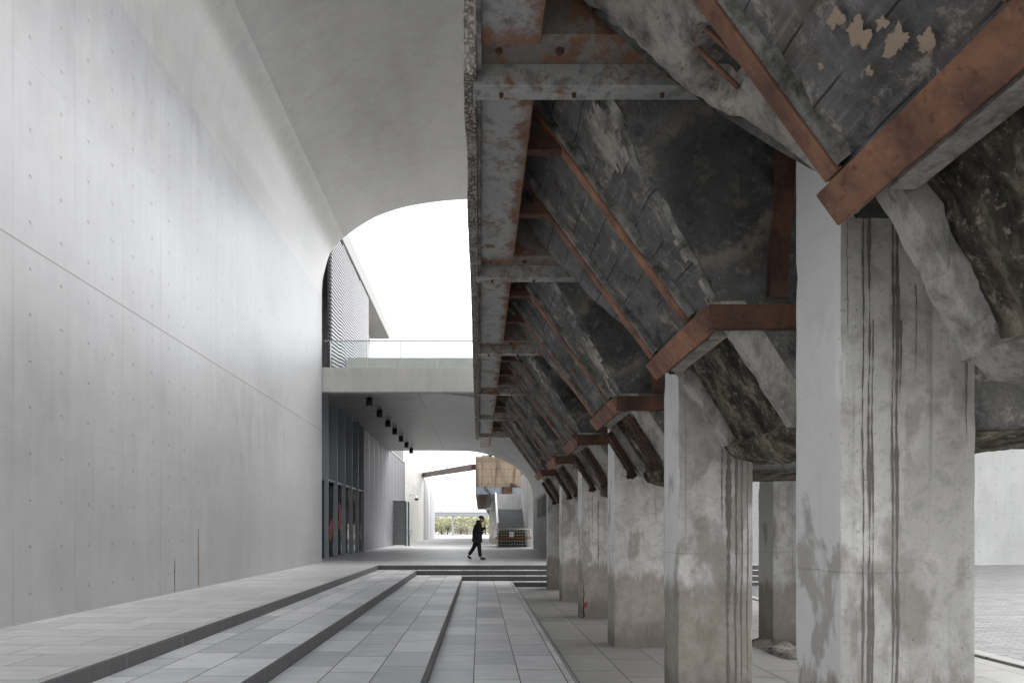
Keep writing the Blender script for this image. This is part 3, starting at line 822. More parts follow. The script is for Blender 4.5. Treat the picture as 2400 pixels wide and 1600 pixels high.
for k in range(34):
    z = 0.72 + k * .095
    for j in range(7):
        x0 = -6.5 + j * .125
        mb.bar((x0, 48, z), (x0 + .0625, 48, z + .045), .012, .03); mb.bar((x0 + .0625, 48, z + .045), (x0 + .125, 48, z), .012, .03)
mb.build('mesh', M['mesh_dark'], gt)
mb = MB(); mb.box(-6.52, -5.6, 48.02, 48.05, 0.65, 3.95); mb.build('backing', plain('grey_lining', (0.45, 0.45, 0.455), .7), gt)
mb = MB(); mb.box(-6.56, -6.5, 47.97, 48.06, 0.6, 4.05).box(-5.63, -5.5, 47.97, 48.06, 0.6, 3.95).box(-5.42, -5.3, 47.95, 48.06, 0.6, 3.9).box(-6.5, -5.63, 47.97, 48.06, 3.93, 3.98)
mb.build('frame', M['frame_light'], gt)

sg = thing('sign_stand', (-5.4, 49, 0.6), 'small white sign on a thin black post beside the dark gate', 'sign')
mb = MB(); mb.box(-5.47, -5.33, 48.95, 49.08, .6, .63).box(-5.43, -5.38, 48.98, 49.02, .63, 1.5); mb.build('post', M['black'], sg)
mb = MB(); mb.box(-5.58, -5.22, 48.95, 48.97, 1.42, 1.80); mb.build('panel', M['paper'], sg)

# far walls behind the screen
fw = thing('far_building', (-8, 65, 0.6), 'pale concrete building wall with joint lines beyond the silver screen', 'building')
mb = MB(); mb.box(-12, -6.6, 55.1, 75.0, 0.5, 14.5); mb.build('wall', M['sidewall'], fw)
fw2 = thing('far_annex', (-8, 84, 0.6), 'lower concrete annex wall with arched recesses beyond the pale wall', 'building')
mb = MB(); mb.box(-12, -6.55, 75.02, 92.5, 0.5, 8.45); mb.build('wall', M['sidewall'], fw2)
def arch_panel(name, y0, y1, zt, m, par, x=-6.54):
    mb = MB(); pts = [(y0, 0.6)]
    for k in range(13):
        t = k / 12 * math.pi / 2
        pts.append((y0 + (y1 - y0) * math.sin(t), 0.6 + (zt - .6) * (0.55 + 0.45 * math.cos(t))))
    pts.append((y1, 0.6))
    mb.prism(pts, 'x', x, x + .02); return mb.build(name, m, par)
arch_panel('arched_recess', 75.3, 81.2, 7.7, plain('shaded_grey_panel', (.25, .25, .26), .7, 0, .15, 1), fw2)  # flat arch panel in a darker grey than the next one
arch_panel('arched_recess', 84, 92, 7.0, plain('pale_grey_panel', (.33, .34, .35), .7, 0, .1, 1), fw2)
tw = tag(MB().box(-9.2, -6.9, 77, 84, 8.45, 20).build('stair_tower', M['sidewall']), 'narrow concrete tower rising behind the sloping footway', 'tower')
fb = thing('sloping_footway', (-3, 66, 7.5), 'brown steel footway sloping up to the ochre hopper with pale railing', 'bridge')
A, B = V((-6.9, 75.5, 8.2)), V((-0.35, 57.0, 7.42))
mb = MB(); mb.bar(A, B, 0.9, 0.42); mb.build('girder', M['bridge_steel'], fb)
mb = MB()
for k in range(30):
    q = A.lerp(B, k / 29); mb.bar(q + V((0.2, -.3, .2)), q + V((0.2, -.3, 1.9)), .02)
mb.bar(A + V((.2, -.3, 1.9)), B + V((.2, -.3, 1.9)), .035)
mb.build('railing', plain('thin_pale_wire', (.62, .6, .6), .5), fb)

dc = thing('dome_camera', (-6.4, 60, 4.7), 'white dome security camera on curved arm fixed to pale wall', 'camera')
mb = MB(); mb.tube([(-6.6, 60, 5.0), (-6.35, 60, 5.2), (-6.1, 60, 5.15), (-5.95, 60, 4.9)], .05); mb.build('arm', M['white'], dc)
mb = MB(); mb.cyl((-5.95, 60, 4.95), (-5.95, 60, 4.72), .1, 12, 0, .24); mb.build('housing', M['white'], dc)
mb = MB(); mb.cyl((-5.95, 60, 4.72), (-5.95, 60, 4.55), .22, 12, 0, .1); mb.build('dome', M['black'], dc)

# ceiling spotlights
lamp_lab = ['first black cylinder lamp, the nearest of the ceiling row', 'second black cylinder lamp from the camera in the ceiling row', 'third black cylinder lamp from the camera in the ceiling row', 'middle black cylinder lamp, fourth of the ceiling row', 'fifth black cylinder lamp, third from the far end of the row', 'sixth black cylinder lamp, last but one before the bright opening', 'farthest black cylinder lamp, hanging at the bright opening']
proto = None
for k, y in enumerate((26.9, 29.6, 32.3, 34.9, 37.7, 40.5, 43.3)):
    if proto is None:
        proto = thing('ceiling_lamp', (-4.65, y, 6.97), lamp_lab[0], 'lamp', 'black ceiling lamps in a row')
        mb = MB(); mb.cyl((-4.65, y, 6.99), (-4.65, y, 7.33), .135, 16); mb.build('housing', M['black'], proto)
        mb = MB(); mb.cyl((-4.65, y, 6.97), (-4.65, y, 6.99), .12, 16); mb.build('lens', M['frame'], proto)
    else:
        c = copy_tree(proto); c.location = (-4.65, y, 6.97); c['label'] = lamp_lab[k]

# ------------------------------------------------------------------ the coal hopper
XT, ZT, XB, ZB = 0.36, 5.30, 1.66, 3.51          # sloping underside: top and bottom
SD = V((XB - XT, 0, ZB - ZT)).normalized()       # down the slope
SN = V((-abs(SD.z), 0, -abs(SD.x)))              # outwards: left and down
def hw(t, s=1):
    k = 1 - (1 - min(1, t)) ** 1.6
    return 0.62 + 0.80 * k if s > 0 else 0.96 + 0.46 * k
def SP(t, y, off=0.0):
    return V((XB + (XT - XB) * t, y, ZB + (ZT - ZB) * t)) + SN * off

def chute(parent, yc, seed, near, gate, name='chute', tip=.58):
    """one pyramidal chute of the hopper in its bay; sub-parts are its children"""
    nu, nv = (130, 120) if near == 2 else (64, 60) if near == 1 else (14, 10)
    spall_c = (0.36, 0.74)
    planks = [R.uniform(-.003, .006) for _ in range(14)]
    def jag(t, s): return 1 + 0.06 * nz((t * 7, s * 5, 0), 1, seed) + 0.035 * nz((t * 25, s * 9, 0), 1, seed)
    def surf(u, v):
        s = u * 2 - 1; t = v
        t = -.11 + 1.11 * v
        y = s * hw(max(0, t), s) * (jag(t, 1 if s > 0 else -1) if abs(s) > .3 else 1)
        d = 0.007 * fbm((s * 2, t * 3, 0), 1.6, seed) + .004 * nz((s * 20, t * 24, 0), 1, seed)
        if abs(y) < .46: d += planks[int(v * 13.99)]
        else: d += .03 * nz((s * 5, t * 7, 1), 1, seed)
        if near == 2 and s > 0.35:
            r = math.hypot((t - spall_c[0]) * 2.2, y - spall_c[1]) + .04 * nz((s * 14, t * 14, 0), 1, seed)
            d -= 0.13 * max(0, 1 - (r / .18) ** 2) ** .5 if r < .18 else 0
        e = abs(s)
        if e > .93: d -= .05 * ((e - .93) / .07) ** 2
        return SP(t, yc + y, d)
    def mf(u, v):
        s = u * 2 - 1; y = s * hw(v, s)
        if near == 2 and math.hypot((-.11 + 1.11 * v - spall_c[0]) * 2.2, y - spall_c[1]) < .13 + .06 * nz((s * 20, v * 20, 0), 1, seed): return 3  # hole faces darkened to paint in the shade of the recess
        q = nz((s * 6, v * 9, 0), 1, seed + 3)
        if near == 2 and y > .56: return 1
        if abs(s) > .965 + .05 * q + .03 * nz((s * 9, v * 40, 0), 1, seed): return 2
        if abs(y) > .60 and nz((s * 3, v * 4, 2), 1, seed + 9) + .25 * nz((s * 22, v * 26, 2), 1, seed) > .36: return 1
        return 0
    mb = MB(); mb.grid(surf, nu, nv, 0, True, mf)
    # side walls run to the right from the edges of the underside
    for sgn in (-1, 1):
        def wall(u, v, sgn=sgn):
            t = -.11 + 1.11 * v
            x0 = SP(t, 0).x
            x = x0 + (4.62 - x0) * u
            w = min(1.0, u * 6)
            d = .035 * fbm((u * 6, t * 3, sgn), 1.2, seed) * w
            p = surf(0 if sgn < 0 else 1, v) if u == 0 else None
            if p is not None: return p
            return V((x, yc + sgn * hw(max(0, t), sgn) + sgn * d, ZB + (ZT - ZB) * t))
        mb.grid(wall, nu, max(8, nv // 2), 3, True)
    o = mb.build(name, [M['soot'] if near != 2 else M['soot_light'], M['spall'], M['mortar'], M['soot_ring']], parent, origin=(0, yc, 0), fix=False)
    o['_o'] = (0, yc, 0)
    # rusty straps and mortar fillets
    for k, y in enumerate((-.54, .49)):
        mb = MB(); n = 2
        a, b = SP(-.02, yc + y, .045), SP(1.0, yc + y, .045)
        mb.obox((a + b) / 2, (b - a) / 2, (0, .047, 0), SN * .02)
        st = mb.build('strap', M['rust'] if near else M['rust_grey'], o, origin=(0, yc, 0)); bevel(st, .004)
        mb = MB(); m = 110 if near == 2 else 60 if near else 8
        b0 = len(mb.v)
        for i in range(m + 1):
            t = -.01 + 1.0 * i / m
            w = max(.012, .03 + .05 * nz((t * 7, k, 0), 1, seed) + .028 * nz((t * 34, k, 3), 1, seed))
            mb.v += [tuple(SP(t, yc + y - .055, .052)), tuple(SP(t, yc + y - .055 - w, .044)), tuple(SP(t, yc + y - .06 - w, -.02))]
        for i in range(m):
            q = b0 + 3 * i
            mb.face((q, q + 1, q + 4, q + 3)); mb.face((q + 1, q + 2, q + 5, q + 4))
        mb.build('mortar_fillet', M['mortar'], o, origin=(0, yc, 0), fix=False)
        mb = MB(); mb.box(.34, .72, yc + y - .045, yc + y + .045, 4.79, 4.89)
        mb.build('tie_bar', M['rust_dark'], o, origin=(0, yc, 0))
    # bracket along the bottom edge
    mb = MB(); c = V((1.70, yc - .23, 3.35)) + SN * .035
    mb.obox(c, (0, .77, 0), SD * .09, SN * .04)
    bk = mb.build('bracket', M['rust'] if near else M['rust_grey'], o, origin=(0, yc, 0)); bevel(bk, .006)
    # flat rusty rails on the near wall
    mb = MB(); mb.box(1.66, 4.5, yc - 1.02, yc - .95, 3.25, 3.42)
    mb.build('cross_rail', M['rust_dark'] if near else M['rust_grey'], o, origin=(0, yc, 0))
    if near:
        mb = MB(); a, b = V((2.14, yc - 1.0, 3.48)), V((2.04, yc - 1.40, 4.75))
        mb.obox((a + b) / 2, (b - a) / 2, (.062, 0, 0), (0, .03, .012))
        mb.build('post', M['rust_dark'], o, origin=(0, yc, 0))
        mb = MB(); a, b = V((2.14 + 1.95, yc - 1.0, 3.48)), V((2.04 + 1.95, yc - 1.40, 4.75))
        mb.obox((a + b) / 2, (b - a) / 2, (.062, 0, 0), (0, .03, .012))
        mb.build('post', M['rust_dark'], o, origin=(0, yc, 0))
    # outlet below: two side walls with a recessed mossy face between
    def dwall(ya, yb, sd):
        mb = MB()
        P = [(1.72, 3.44), (1.98, 3.02), (2.28, 2.56), (2.5, 2.5), (3.5, 2.52), (4.6, 2.53), (4.6, 3.44)]
        nn = 44 if near else 3
        edge = []
        for i in range(nn + 1):
            t = i / nn; edge.append(V((1.70 + tip * t, 0, 3.46 - .90 * t)))
        b0 = len(mb.v)
        # columns from the lip to the right
        xs = [0, .03, .10, .22, .45, 1.0, 2.3]
        for yy in (ya, yb):
            for i, e in enumerate(edge):
                for xk in xs:
                    j = .012 * nz((e.x * 6, yy * 3, e.z * 6), 1, sd) + .014 * max(0, nz((e.x * 22, yy * 9, e.z * 22), 1, sd)) + .03 * max(0, nz((e.x * 9, yy * 9, e.z * 9), 1, sd + 4) - .3)
                    yin = 0
                    if xk == 0: yin = (yb - ya) * .10 * (1 if yy == ya else -1)
                    dn = .012 * nz((e.x * 5 + xk * 5, yy, e.z * 5), 1, sd + 2)
                    zb = e.z if i < nn else e.z - .03 * min(1, xk * 2)
                    mb.v.append((e.x + xk + j * (1 if xk < .2 else 0), yc + yy + yin + dn, zb))
        W = len(xs); HH = nn + 1
        for q in (0, 1):
            for i in range(nn):
                for k in range(W - 1):
                    a = b0 + q * W * HH + i * W + k
                    mb.face((a, a + 1, a + W + 1, a + W), 0 if k < 3 else 1, k > 1)
        for i in range(nn):
            a = b0 + i * W; c2 = a + W * HH
            mb.face((a, a + W, c2 + W, c2), 0, False)
        for k in range(W - 1):
            a = b0 + nn * W + k; c2 = a + W * HH
            mb.face((a, a + 1, c2 + 1, c2), 0, True)
        return mb
    for (ya, yb) in ((-.97, -.84), (.27, .40)):
        dwall(ya, yb, seed + ya).build('outlet_cheek', [M['lip'], M['soot_face']], o, origin=(0, yc, 0))
    mb = MB()
    A1, A2 = V((1.90, 0, 3.28)), V((1.78 + tip, 0, 2.56))
    mb.grid(lambda u, v: tuple(A1.lerp(A2, v) + V((0, yc - .86 + 1.15 * u, 0)) + V((-.8, 0, -.5)) * (.025 * fbm((u * 3, v * 3, 0), 1.5, seed + 5) - .05 * (abs(u - .5) * 2) ** 6)), 24 if near else 6, 20 if near else 5, 0, True)
    mb.build('outlet_face', M['moss'], o, origin=(0, yc, 0), fix=False)
    mb = MB()
    mb.grid(lambda u, v: tuple(V((1.80 + .16 * v, yc - .82 + 1.06 * u, 3.40 - .10 * v)) + V((0, 0, .015)) * nz((u * 9, v * 4, 0), 1, seed)), 20, 3, 0, True)
    mb.box(1.74, 1.86, yc - .82, yc + .24, 3.25, 3.40)
    mb.build('outlet_head', M['lip'], o, origin=(0, yc, 0))
    # broken bottom lip
    mb = MB()
    def lip(u, v):
        y = yc - .985 + 1.34 * u
        prof_ = [V((2.30, 0, 2.60)), V((2.36, 0, 2.48)), V((2.56, 0, 2.42)), V((2.9, 0, 2.49)), V((4.6, 0, 2.52))]
        k = v * 4; i = min(3, int(k)); p = prof_[i].lerp(prof_[i + 1], k - i)
        n = .05 * nz((u * 4, v * 3, 0), 1, seed + 8) + .02 * nz((u * 15, v * 12, 0), 1, seed)
        return (p.x + n + (tip - .58) * (1 - v), y, p.z + n * .8 - .05 * math.sin(math.pi * u))
    mb.grid(lip, 24 if near else 6, 12, 0, True)
    def lip2(u, v):
        a = V(lip(u, 0)); b = V((2.62, yc - .985 + 1.34 * u, 2.86)); return tuple(a.lerp(b, v))
    mb.grid(lip2, 24 if near else 6, 3, 0, True)
    mb.build('outlet_lip', M['lip'] if near == 2 else M['moss'], o, origin=(0, yc, 0), fix=False)
    if gate:
        for y in (-.88, .31):
            mb = MB(); a, b = V((1.86, yc + y, 3.20)), V((2.2, yc + y, 2.66))
            mb.obox((a + b) / 2 + SN * .06, (b - a) / 2, (0, .11, 0), SN * .035)
            for k in range(9):
                q = a.lerp(b, (k + .5) / 9) + V((0, R.uniform(-.07, .07), 0)) + SN * .09
                mb.cyl(q, q + SN * R.uniform(.01, .03), R.uniform(.012, .028), 6, 0, None, False)
            q = b + SN * .05 + V((0, .02, -.04)); mb.obox(q, (0, .085, .01), SD * .05, SN * .045); mb.cyl(q + SN * .04, q + SN * .085, .035, 6, 0, None, False)
            mb.build('gate_plate', M['rust_gate'], o, origin=(0, yc, 0))
    return o

hop = thing('coal_hopper', (0, 12, 0), 'old sooty concrete coal hopper with rusty chutes raised on pillars', 'hopper')
GY = [3.9 + 3.15 * i for i in range(-1, 6)]
BY = [2.49, 5.62, 8.77, 11.92, 15.07, 18.22]
# roof slab / bin walls above
mb = MB(); mb.box(0.0, 9.9, -7.0, 20.55, 5.36, 7.7); mb.build('bin', M['soot'], hop)
# outer face of pebble-dashed concrete with a broken edge
mb = MB()
Ya, Yb = 4.02, 20.6
def fas(side):
    def f(u, v):
        y = Ya + (Yb - Ya) * u; z = 4.68 + 3.0 * v
        e = .016 * nz((y * 1.3, z * 1.3, 0), 1, 4) + .008 * nz((y * 7, z * 7, 0), 1, 4)
        if v == 0: z += .05 * nz((y * 3, 0, 0), 1, 8)
        if u == 0: y += .25 * nz((z * 2, 0, 0), 1, 3) + .06 * nz((z * 9, 0, 0), 1, 2)
        x = (-.10 - .04 * u + e) if side == 0 else -.025
        return (x, y, z)
    return f
f0, f1 = fas(0), fas(1)
mb.grid(f0, 160, 24, 0, True); mb.grid(f1, 160, 2, 0, True)
def rim(fn0, fn1, n):
    mb.grid(lambda u, v: tuple(V(fn0(u)).lerp(V(fn1(u)), v)), n, 1, 0, True)
rim(lambda u: f0(u, 0), lambda u: f1(u, 0), 160)
rim(lambda u: f0(0, u), lambda u: f1(0, u), 24)
rim(lambda u: f0(1, u), lambda u: f1(1, u), 24)
mb.build('outer_face', M['pebble'], hop, fix=False)
mb = MB()   # flaking white edge strip between face and beam
def strip(u, v):
    y = -1 + 21.4 * u
    return (-.022 + .02 * nz((y * 4, 0, 0), 1, 5) * (v > .5) + .0 * v, y, 4.70 + .66 * v)
mb.grid(strip, 150, 2, 0, True)
mb.grid(lambda u, v: (-.022 + .03 * v, -1 + 21.4 * u, 4.70 + .02 * nz((u * 80, 0, 0), 1, 6)), 150, 1, 0, True)
mb.build('edge_strip', M['mortar'], hop, fix=False)
# cross girders
for i, g in enumerate(GY):
    mb = MB(); mb.box(-.035, 4.6, g, g + .245, 4.81, 5.355)
    go = mb.build('cross_girder', M['steel_web'], hop, origin=(0, g, 0)); go['_o'] = (0, g, 0); bevel(go, .006)
    mb = MB(); mb.box(-.045, 4.6, g + .245, g + .385, 4.672, 5.35)
    fl = mb.build('flange', M['steel_flange'], go, origin=(0, g, 0)); bevel(fl, .006)
    if i in (1, 2, 3):
        for x, yy, zz, rr_ in ((.12, .12, 4.81, .026), (.5, .12, 4.81, .032), (1.06, .12, 4.81, .036), (.14, .32, 4.672, .018), (.62, .32, 4.672, .018), (1.2, .32, 4.672, .018)):
            MB().cyl((x, g + yy, zz + .005), (x, g + yy, zz - .024), rr_, 6, 0, rr_ * .7, False).build('bolt', M['rust_dark'], go, origin=(0, g, 0))
    # longitudinal beam in the bay behind this girder
    mb = MB(); y0, y1 = g + .385, g + 3.15
    mb.box(.005, .37, y0 + .002, y1 - .002, 4.745, 5.34)
    lb = mb.build('edge_beam', M['steel_beam'], hop, origin=(0, g, 0)); bevel(lb, .008)
chutes = []
for k, yc in enumerate(BY):
    if k < 4 or k == 4:
        c = chute(hop, yc, 3.0 + k * 1.7, 2 if k == 0 else 1, k >= 2, 'chute', .47 if k == 0 else .58)
        chutes.append(c)
    else:
        c = copy_tree(chutes[3], hop); c.location = V((0, yc, 0)) - V(hop['_o']); chutes.append(c)
chutes[0]['label'] = 'nearest chute, with beige spalled edge and plaster splashes'
# rebars in the spalled hole of the nearest chute, plaster splashes between its straps
c0 = chutes[0]
mb = MB()
for dy in (-.06, .07):
    a, b = SP(.29, BY[0] + .70 + dy, -.04), SP(.43, BY[0] + .76 + dy, -.03)
    mb.cyl(a, b, .013, 8)
mb.build('rebar', M['rust'], c0, origin=(0, BY[0], 0))
splash_mat = plain('beige_plaster', (0.42, 0.32, 0.24), 0.85, 0, 0.12, 12, 0.3)
for (t, y, s) in ((.18, .04, .075), (.126, -.01, .10), (.07, -.12, .10), (.108, -.11, .05), (.03, -.2, .07), (.07, .05, .035), (.2, -.25, .05), (.15, .22, .03), (.24, -.05, .05), (.1, -.36, .06)):
    mb = MB(); s *= .72
    ctr = mb.vert(SP(t, BY[0] + y, .034)); n = 64; ring = []
    for i in range(n):
        an = 2 * math.pi * i / n
        w1 = nz((math.cos(an) * 1.3, math.sin(an) * 1.3, t * 9 + y * 5), 1.0, 2); w2 = nz((math.cos(an) * 4, math.sin(an) * 4, t * 9 + y * 5), 1.2, 6); w3 = nz((math.cos(an) * 14, math.sin(an) * 14, t * 9 + y), 1.0, 8)
        r = s * max(.25, .66 + .55 * w1 + .12 * w2 + .16 * w3) * (1 + .16 * R.random())
        ring.append(mb.vert(SP(t + r * math.sin(an) * .42, BY[0] + y + r * math.cos(an), .03)))
    for i in range(n): mb.face((ctr, ring[i], ring[(i + 1) % n]), 0, True)
    mb.build('plaster_splash', splash_mat, c0, origin=(0, BY[0], 0), fix=False)

# ------------------------------------------------------------------ pillars
def pillar(x0, y0, w, d, h, seed, mat, label, group, fine=True, drips=(), name='concrete_pillar'):
    o = thing(name, (x0 + w / 2, y0 + d / 2, 0), label, 'pillar', group)
    mb = MB()
    nz_ = 60 if fine else 8
    def side(pa, pb, nrm, n):
        def f(u, v):
            p = V(pa).lerp(V(pb), u); z = h * v
            e = min(u, 1 - u) * (V(pb) - V(pa)).length
            chip = 0
            if e < .035:
                q = .5 + nz((pa[0] * 3 if u < .5 else pb[0] * 3, (pa[1] if u < .5 else pb[1]) * 3, z * 5), 1, seed)
                q2 = nz((p.x, p.y, z * 1.2), 2.2, seed + 4)
                chip = (.0015 + .004 * max(0, q) + .07 * max(0, q2 - .36)) * (1 - e / .035)
            inw = V(((x0 + w / 2) - p.x, (y0 + d / 2) - p.y, 0)).normalized()
            dd = .002 * fbm((p.x * 1.5, p.y * 1.5, z), 1.2, seed)
            p = p + inw * chip * 1.4 + V(nrm) * dd * (0 if e < .001 else 1)
            return (p.x, p.y, z)
        mb.grid(f, n, nz_, 0, True)
    us = 20 if fine else 3
    C = [(x0, y0, 0), (x0 + w, y0, 0), (x0 + w, y0 + d, 0), (x0, y0 + d, 0)]
    Nn = [(0, -1, 0), (1, 0, 0), (0, 1, 0), (-1, 0, 0)]
    for k in range(4): side(C[k], C[(k + 1) % 4], Nn[k], us)
    mb.build('shaft', mat, o, fix=False)
    if drips:
        mb = MB()
        for (dx, za, zb, ww) in drips:
            b = len(mb.v); n = 170
            for i in range(n + 1):
                z = za + (zb - za) * i / n
                k = .72 * ww * max(.12, .62 + .75 * nz((dx * 9, 0, z * 2.2), 1, seed) + .5 * nz((dx * 19, 3, z * 17), 1, seed)) * min(1, .25 + 3 * (1 - i / n))
                xo = x0 + dx + .012 * nz((dx, z * 1.6, 0), 1, seed) + .004 * nz((dx, z * 14, 0), 1, seed)
                mb.v += [(xo - k, y0 - .004, z), (xo, y0 - .0045 - k * .1, z), (xo + k, y0 - .004, z)]
            for i in range(n):
                q = b + 3 * i
                mb.face((q, q + 1, q + 4, q + 3), 0, True); mb.face((q + 1, q + 2, q + 5, q + 4), 0, True)
        mb.build('mortar_drip', M['drip'], o, fix=False)
    return o
PG = 'front row of hopper pillars'
PX, PW, PD = 2.06, .775, .52
plist = [
 (3.66, 'nearest and widest pillar, pale with long dark mortar drips down its front', ((.13, 4.3, .25, .011), (.165, 4.6, .1, .016), (.185, 3.0, .15, .009), (.30, 4.2, .5, .01), (.325, 4.2, .35, .017), (.345, 3.0, 2.55, .007), (.43, 3.2, 2.7, .007), (.72, 3.3, 2.3, .006), (.04, 3.6, 2.9, .006))),
 (6.65, 'second pillar from the camera, pale with brown patch and drips on its right side', ((.45, 3.0, 1.75, .01), (.52, 3.2, .0, .05), (.60, 3.2, .0, .02), (.66, 3.2, .0, .012), (.72, 3.2, .0, .008))),
 (9.83, 'third pillar from the camera, brown plastered foot under a ragged white line', ()),
 (12.98, 'fourth pillar from the camera, cracked at the foot with red brick showing', ((.34, 2.4, .9, .012), (.15, 2.5, 1.2, .006), (.22, 2.5, 1.5, .006))),
 (16.13, 'fifth pillar from the camera, dark stained foot, just before the last pillar', ()),
 (19.35, 'farthest and darkest pillar, standing at the foot of the back steps', ())]
pill = []
for k, (y, lab, dr) in enumerate(plist):
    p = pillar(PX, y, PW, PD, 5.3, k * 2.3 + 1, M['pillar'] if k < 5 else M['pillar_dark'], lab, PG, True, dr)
    pill.append(p)
mb = MB()
b = 0; y = 12.98
pts = [(2.10 + .012 * math.sin(k * 2.1), .02 + k * .07) for k in range(12)]
for k, (x, z) in enumerate(pts):
    w = .016 * (1 - k / 14); mb.v += [(x - w, y - .008, z), (x + w, y - .008, z)]
for k in range(11): mb.face((2 * k, 2 * k + 1, 2 * k + 3, 2 * k + 2))
mb.build('crack', M['crack'], pill[3], fix=False)
mb = MB()
n = 22; c = mb.vert((2.15, y - .010, .28)); ring = []
for i in range(n):
    a = 2 * math.pi * i / n; r = .04 + .025 * nz((math.cos(a) * 2, math.sin(a) * 2, 1), 1, 4)
    ring.append(mb.vert((2.15 + r * .7 * math.cos(a), y - .010, .28 + r * 1.8 * math.sin(a))))
for i in range(n): mb.face((c, ring[i], ring[(i + 1) % n]))
mb.build('exposed_brick', M['brick'], pill[3], fix=False)
# middle row
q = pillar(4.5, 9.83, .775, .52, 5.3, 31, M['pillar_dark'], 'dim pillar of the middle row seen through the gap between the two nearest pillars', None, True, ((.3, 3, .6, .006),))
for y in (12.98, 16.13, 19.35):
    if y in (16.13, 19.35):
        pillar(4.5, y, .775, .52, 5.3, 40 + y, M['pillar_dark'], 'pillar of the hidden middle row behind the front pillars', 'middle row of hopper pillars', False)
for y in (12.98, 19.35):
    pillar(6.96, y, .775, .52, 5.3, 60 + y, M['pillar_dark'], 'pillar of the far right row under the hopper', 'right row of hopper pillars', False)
# rubble plinth at the foot of the dim pillar
mb = MB()
def rub(u, v):
    a = 2 * math.pi * u
    r = 1 - v * .5
    x = 4.86 + .62 * r * max(-1, min(1, 1.35 * math.cos(a))); yy = 9.6 + .75 * r * max(-1, min(1, 1.35 * math.sin(a)))
    return (x + .05 * nz((x * 3, yy * 3, v), 1, 3), yy + .05 * nz((x * 3, yy * 3, v), 1, 5), .13 * v ** .6 + .04 * nz((x * 4, yy * 4, v * 3), 1, 7) * (v > 0))
mb.grid(rub, 40, 8, 0, True)
tag(mb.build('rubble_plinth', M['spall'], fix=False), 'rough brown rubble footing around the dim middle pillar', 'rubble')

# right background wall
rb = tag(MB().box(9.2, 40, 23.0, 23.5, 0.4, 9.0).build('boundary_wall', M['backwall']), 'bright pale concrete wall with tie holes seen right of the nearest pillar', 'wall')

# ------------------------------------------------------------------ far hopper section
fh = thing('far_hopper', (0, 52, 0), 'farther hopper section with ochre stained end wall behind the staircase', 'hopper')
mb = MB(); mb.box(-.37, 9.0, 52.0, 52.5, 5.26, 7.75)
bevel(mb.build('end_wall', M['ochre'], fh), .03)
mb = MB(); mb.box(-.36, -.1, 52.5, 92, 4.7, 7.7); mb.build('outer_face', M['pebble'], fh)
mb = MB(); mb.box(-.1, 9, 52.5, 92, 5.36, 7.6); mb.build('bin', M['soot'], fh)
mb = MB(); mb.box(-.3, 1.75, 51.9, 52.2, 4.68, 5.26); mb.box(2.62, 6, 51.9, 52.2, 4.68, 5.26); mb.build('end_beam', M['steel_blue'], fh)
mb = MB(); mb.box(1.75, 2.62, 51.86, 52.2, 4.72, 5.28); mb.prism([(2.5, 5.29), (3.2, 5.29), (2.5, 5.62)], 'y', 51.84, 51.98); mb.build('rust_plate', M['rust_dark'], fh)
mb = MB(); mb.box(.1, .9, 52.6, 53.4, 7.75, 7.95); mb.build('roof_curb', M['grey_deck'], fh)
mb = MB(); mb.box(.72, 1.0, 52.3, 52.6, 7.75, 8.1); mb.build('roof_box', M['black'], fh)
fg = None
for k in range(13):
    y = 54.0 + 3.0 * k
    if fg is None:
        mb = MB(); mb.box(-.33, 4.5, y, y + .4, 4.67, 5.35); fg = mb.build('cross_girder', M['steel_web'], fh, origin=(0, y, 0))
        mb = MB(); mb.obox(SP(.5, y - 1.2), (0, .95, 0), (SP(1, 0) - SP(0, 0)) / 2, SN * .1)
        mb.prism([(1.66, 3.5), (2.28, 2.56), (2.8, 2.5), (3.6, 3.5)], 'y', y - 1.9, y - .5)
        fc = mb.build('chute', M['soot'], fh, origin=(0, y, 0))
    else:
        for s in (fg, fc):
            c = s.copy(); COL.objects.link(c); c.location = V((0, y, 0)) - V(fh['_o'])
far_lab = ['nearest pillar of the far hopper, left of the staircase', 'second pillar of the far hopper beyond the staircase', 'third pillar of the far hopper beyond the staircase']
fp0 = None
for k in range(6):
    y = 53.4 + 3.1 * k
    if fp0 is None:
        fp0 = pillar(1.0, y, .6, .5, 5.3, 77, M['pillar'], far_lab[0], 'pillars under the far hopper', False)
    else:
        c = copy_tree(fp0); c.location.y = y + .25
        c['label'] = far_lab[k] if k < 3 else 'one of the distant pillars under the far hopper, half hidden by nearer ones'

# ------------------------------------------------------------------ staircase
st = thing('staircase', (2.2, 45, 0.6), 'straight concrete staircase with white side panels rising under the far hopper', 'staircase')
SX0, SX1 = 1.25, 3.12
mb = MB(); mb2 = MB()
n = 17
for k in range(n):
    y0 = 43.1 + k * .29; z = .6 + (k + 1) * .161
    t = mb2 if k < 7 else mb  # lower steps take the darker brown colour
    t.box(SX0, SX1, y0 + .03, y0 + .31, z - .16, z - .035)
    t.box(SX0, SX1, y0, y0 + .31, z - .035, z)
    if k < 7: pass
mb.box(SX0, SX1, 48.03, 49.2, 3.18, 3.34)
mb.build('upper_steps', plain('grey_step_concrete', (.34, .345, .35), .7, 0, .2, 4), st)
lo = mb2.build('lower_steps', M['dark_timber'], st); tag(lo, 'dark weathered lower steps')
mb = MB(); mb.box(SX0 - .02, SX1 + .02, 49.2, 49.35, 3.2, 4.55); mb.build('landing_panel', fair_concrete('landing_panel_concrete', (.62, .62, .61), hor='x', yoff=1.3, zoff=3.6, joint=60), st)
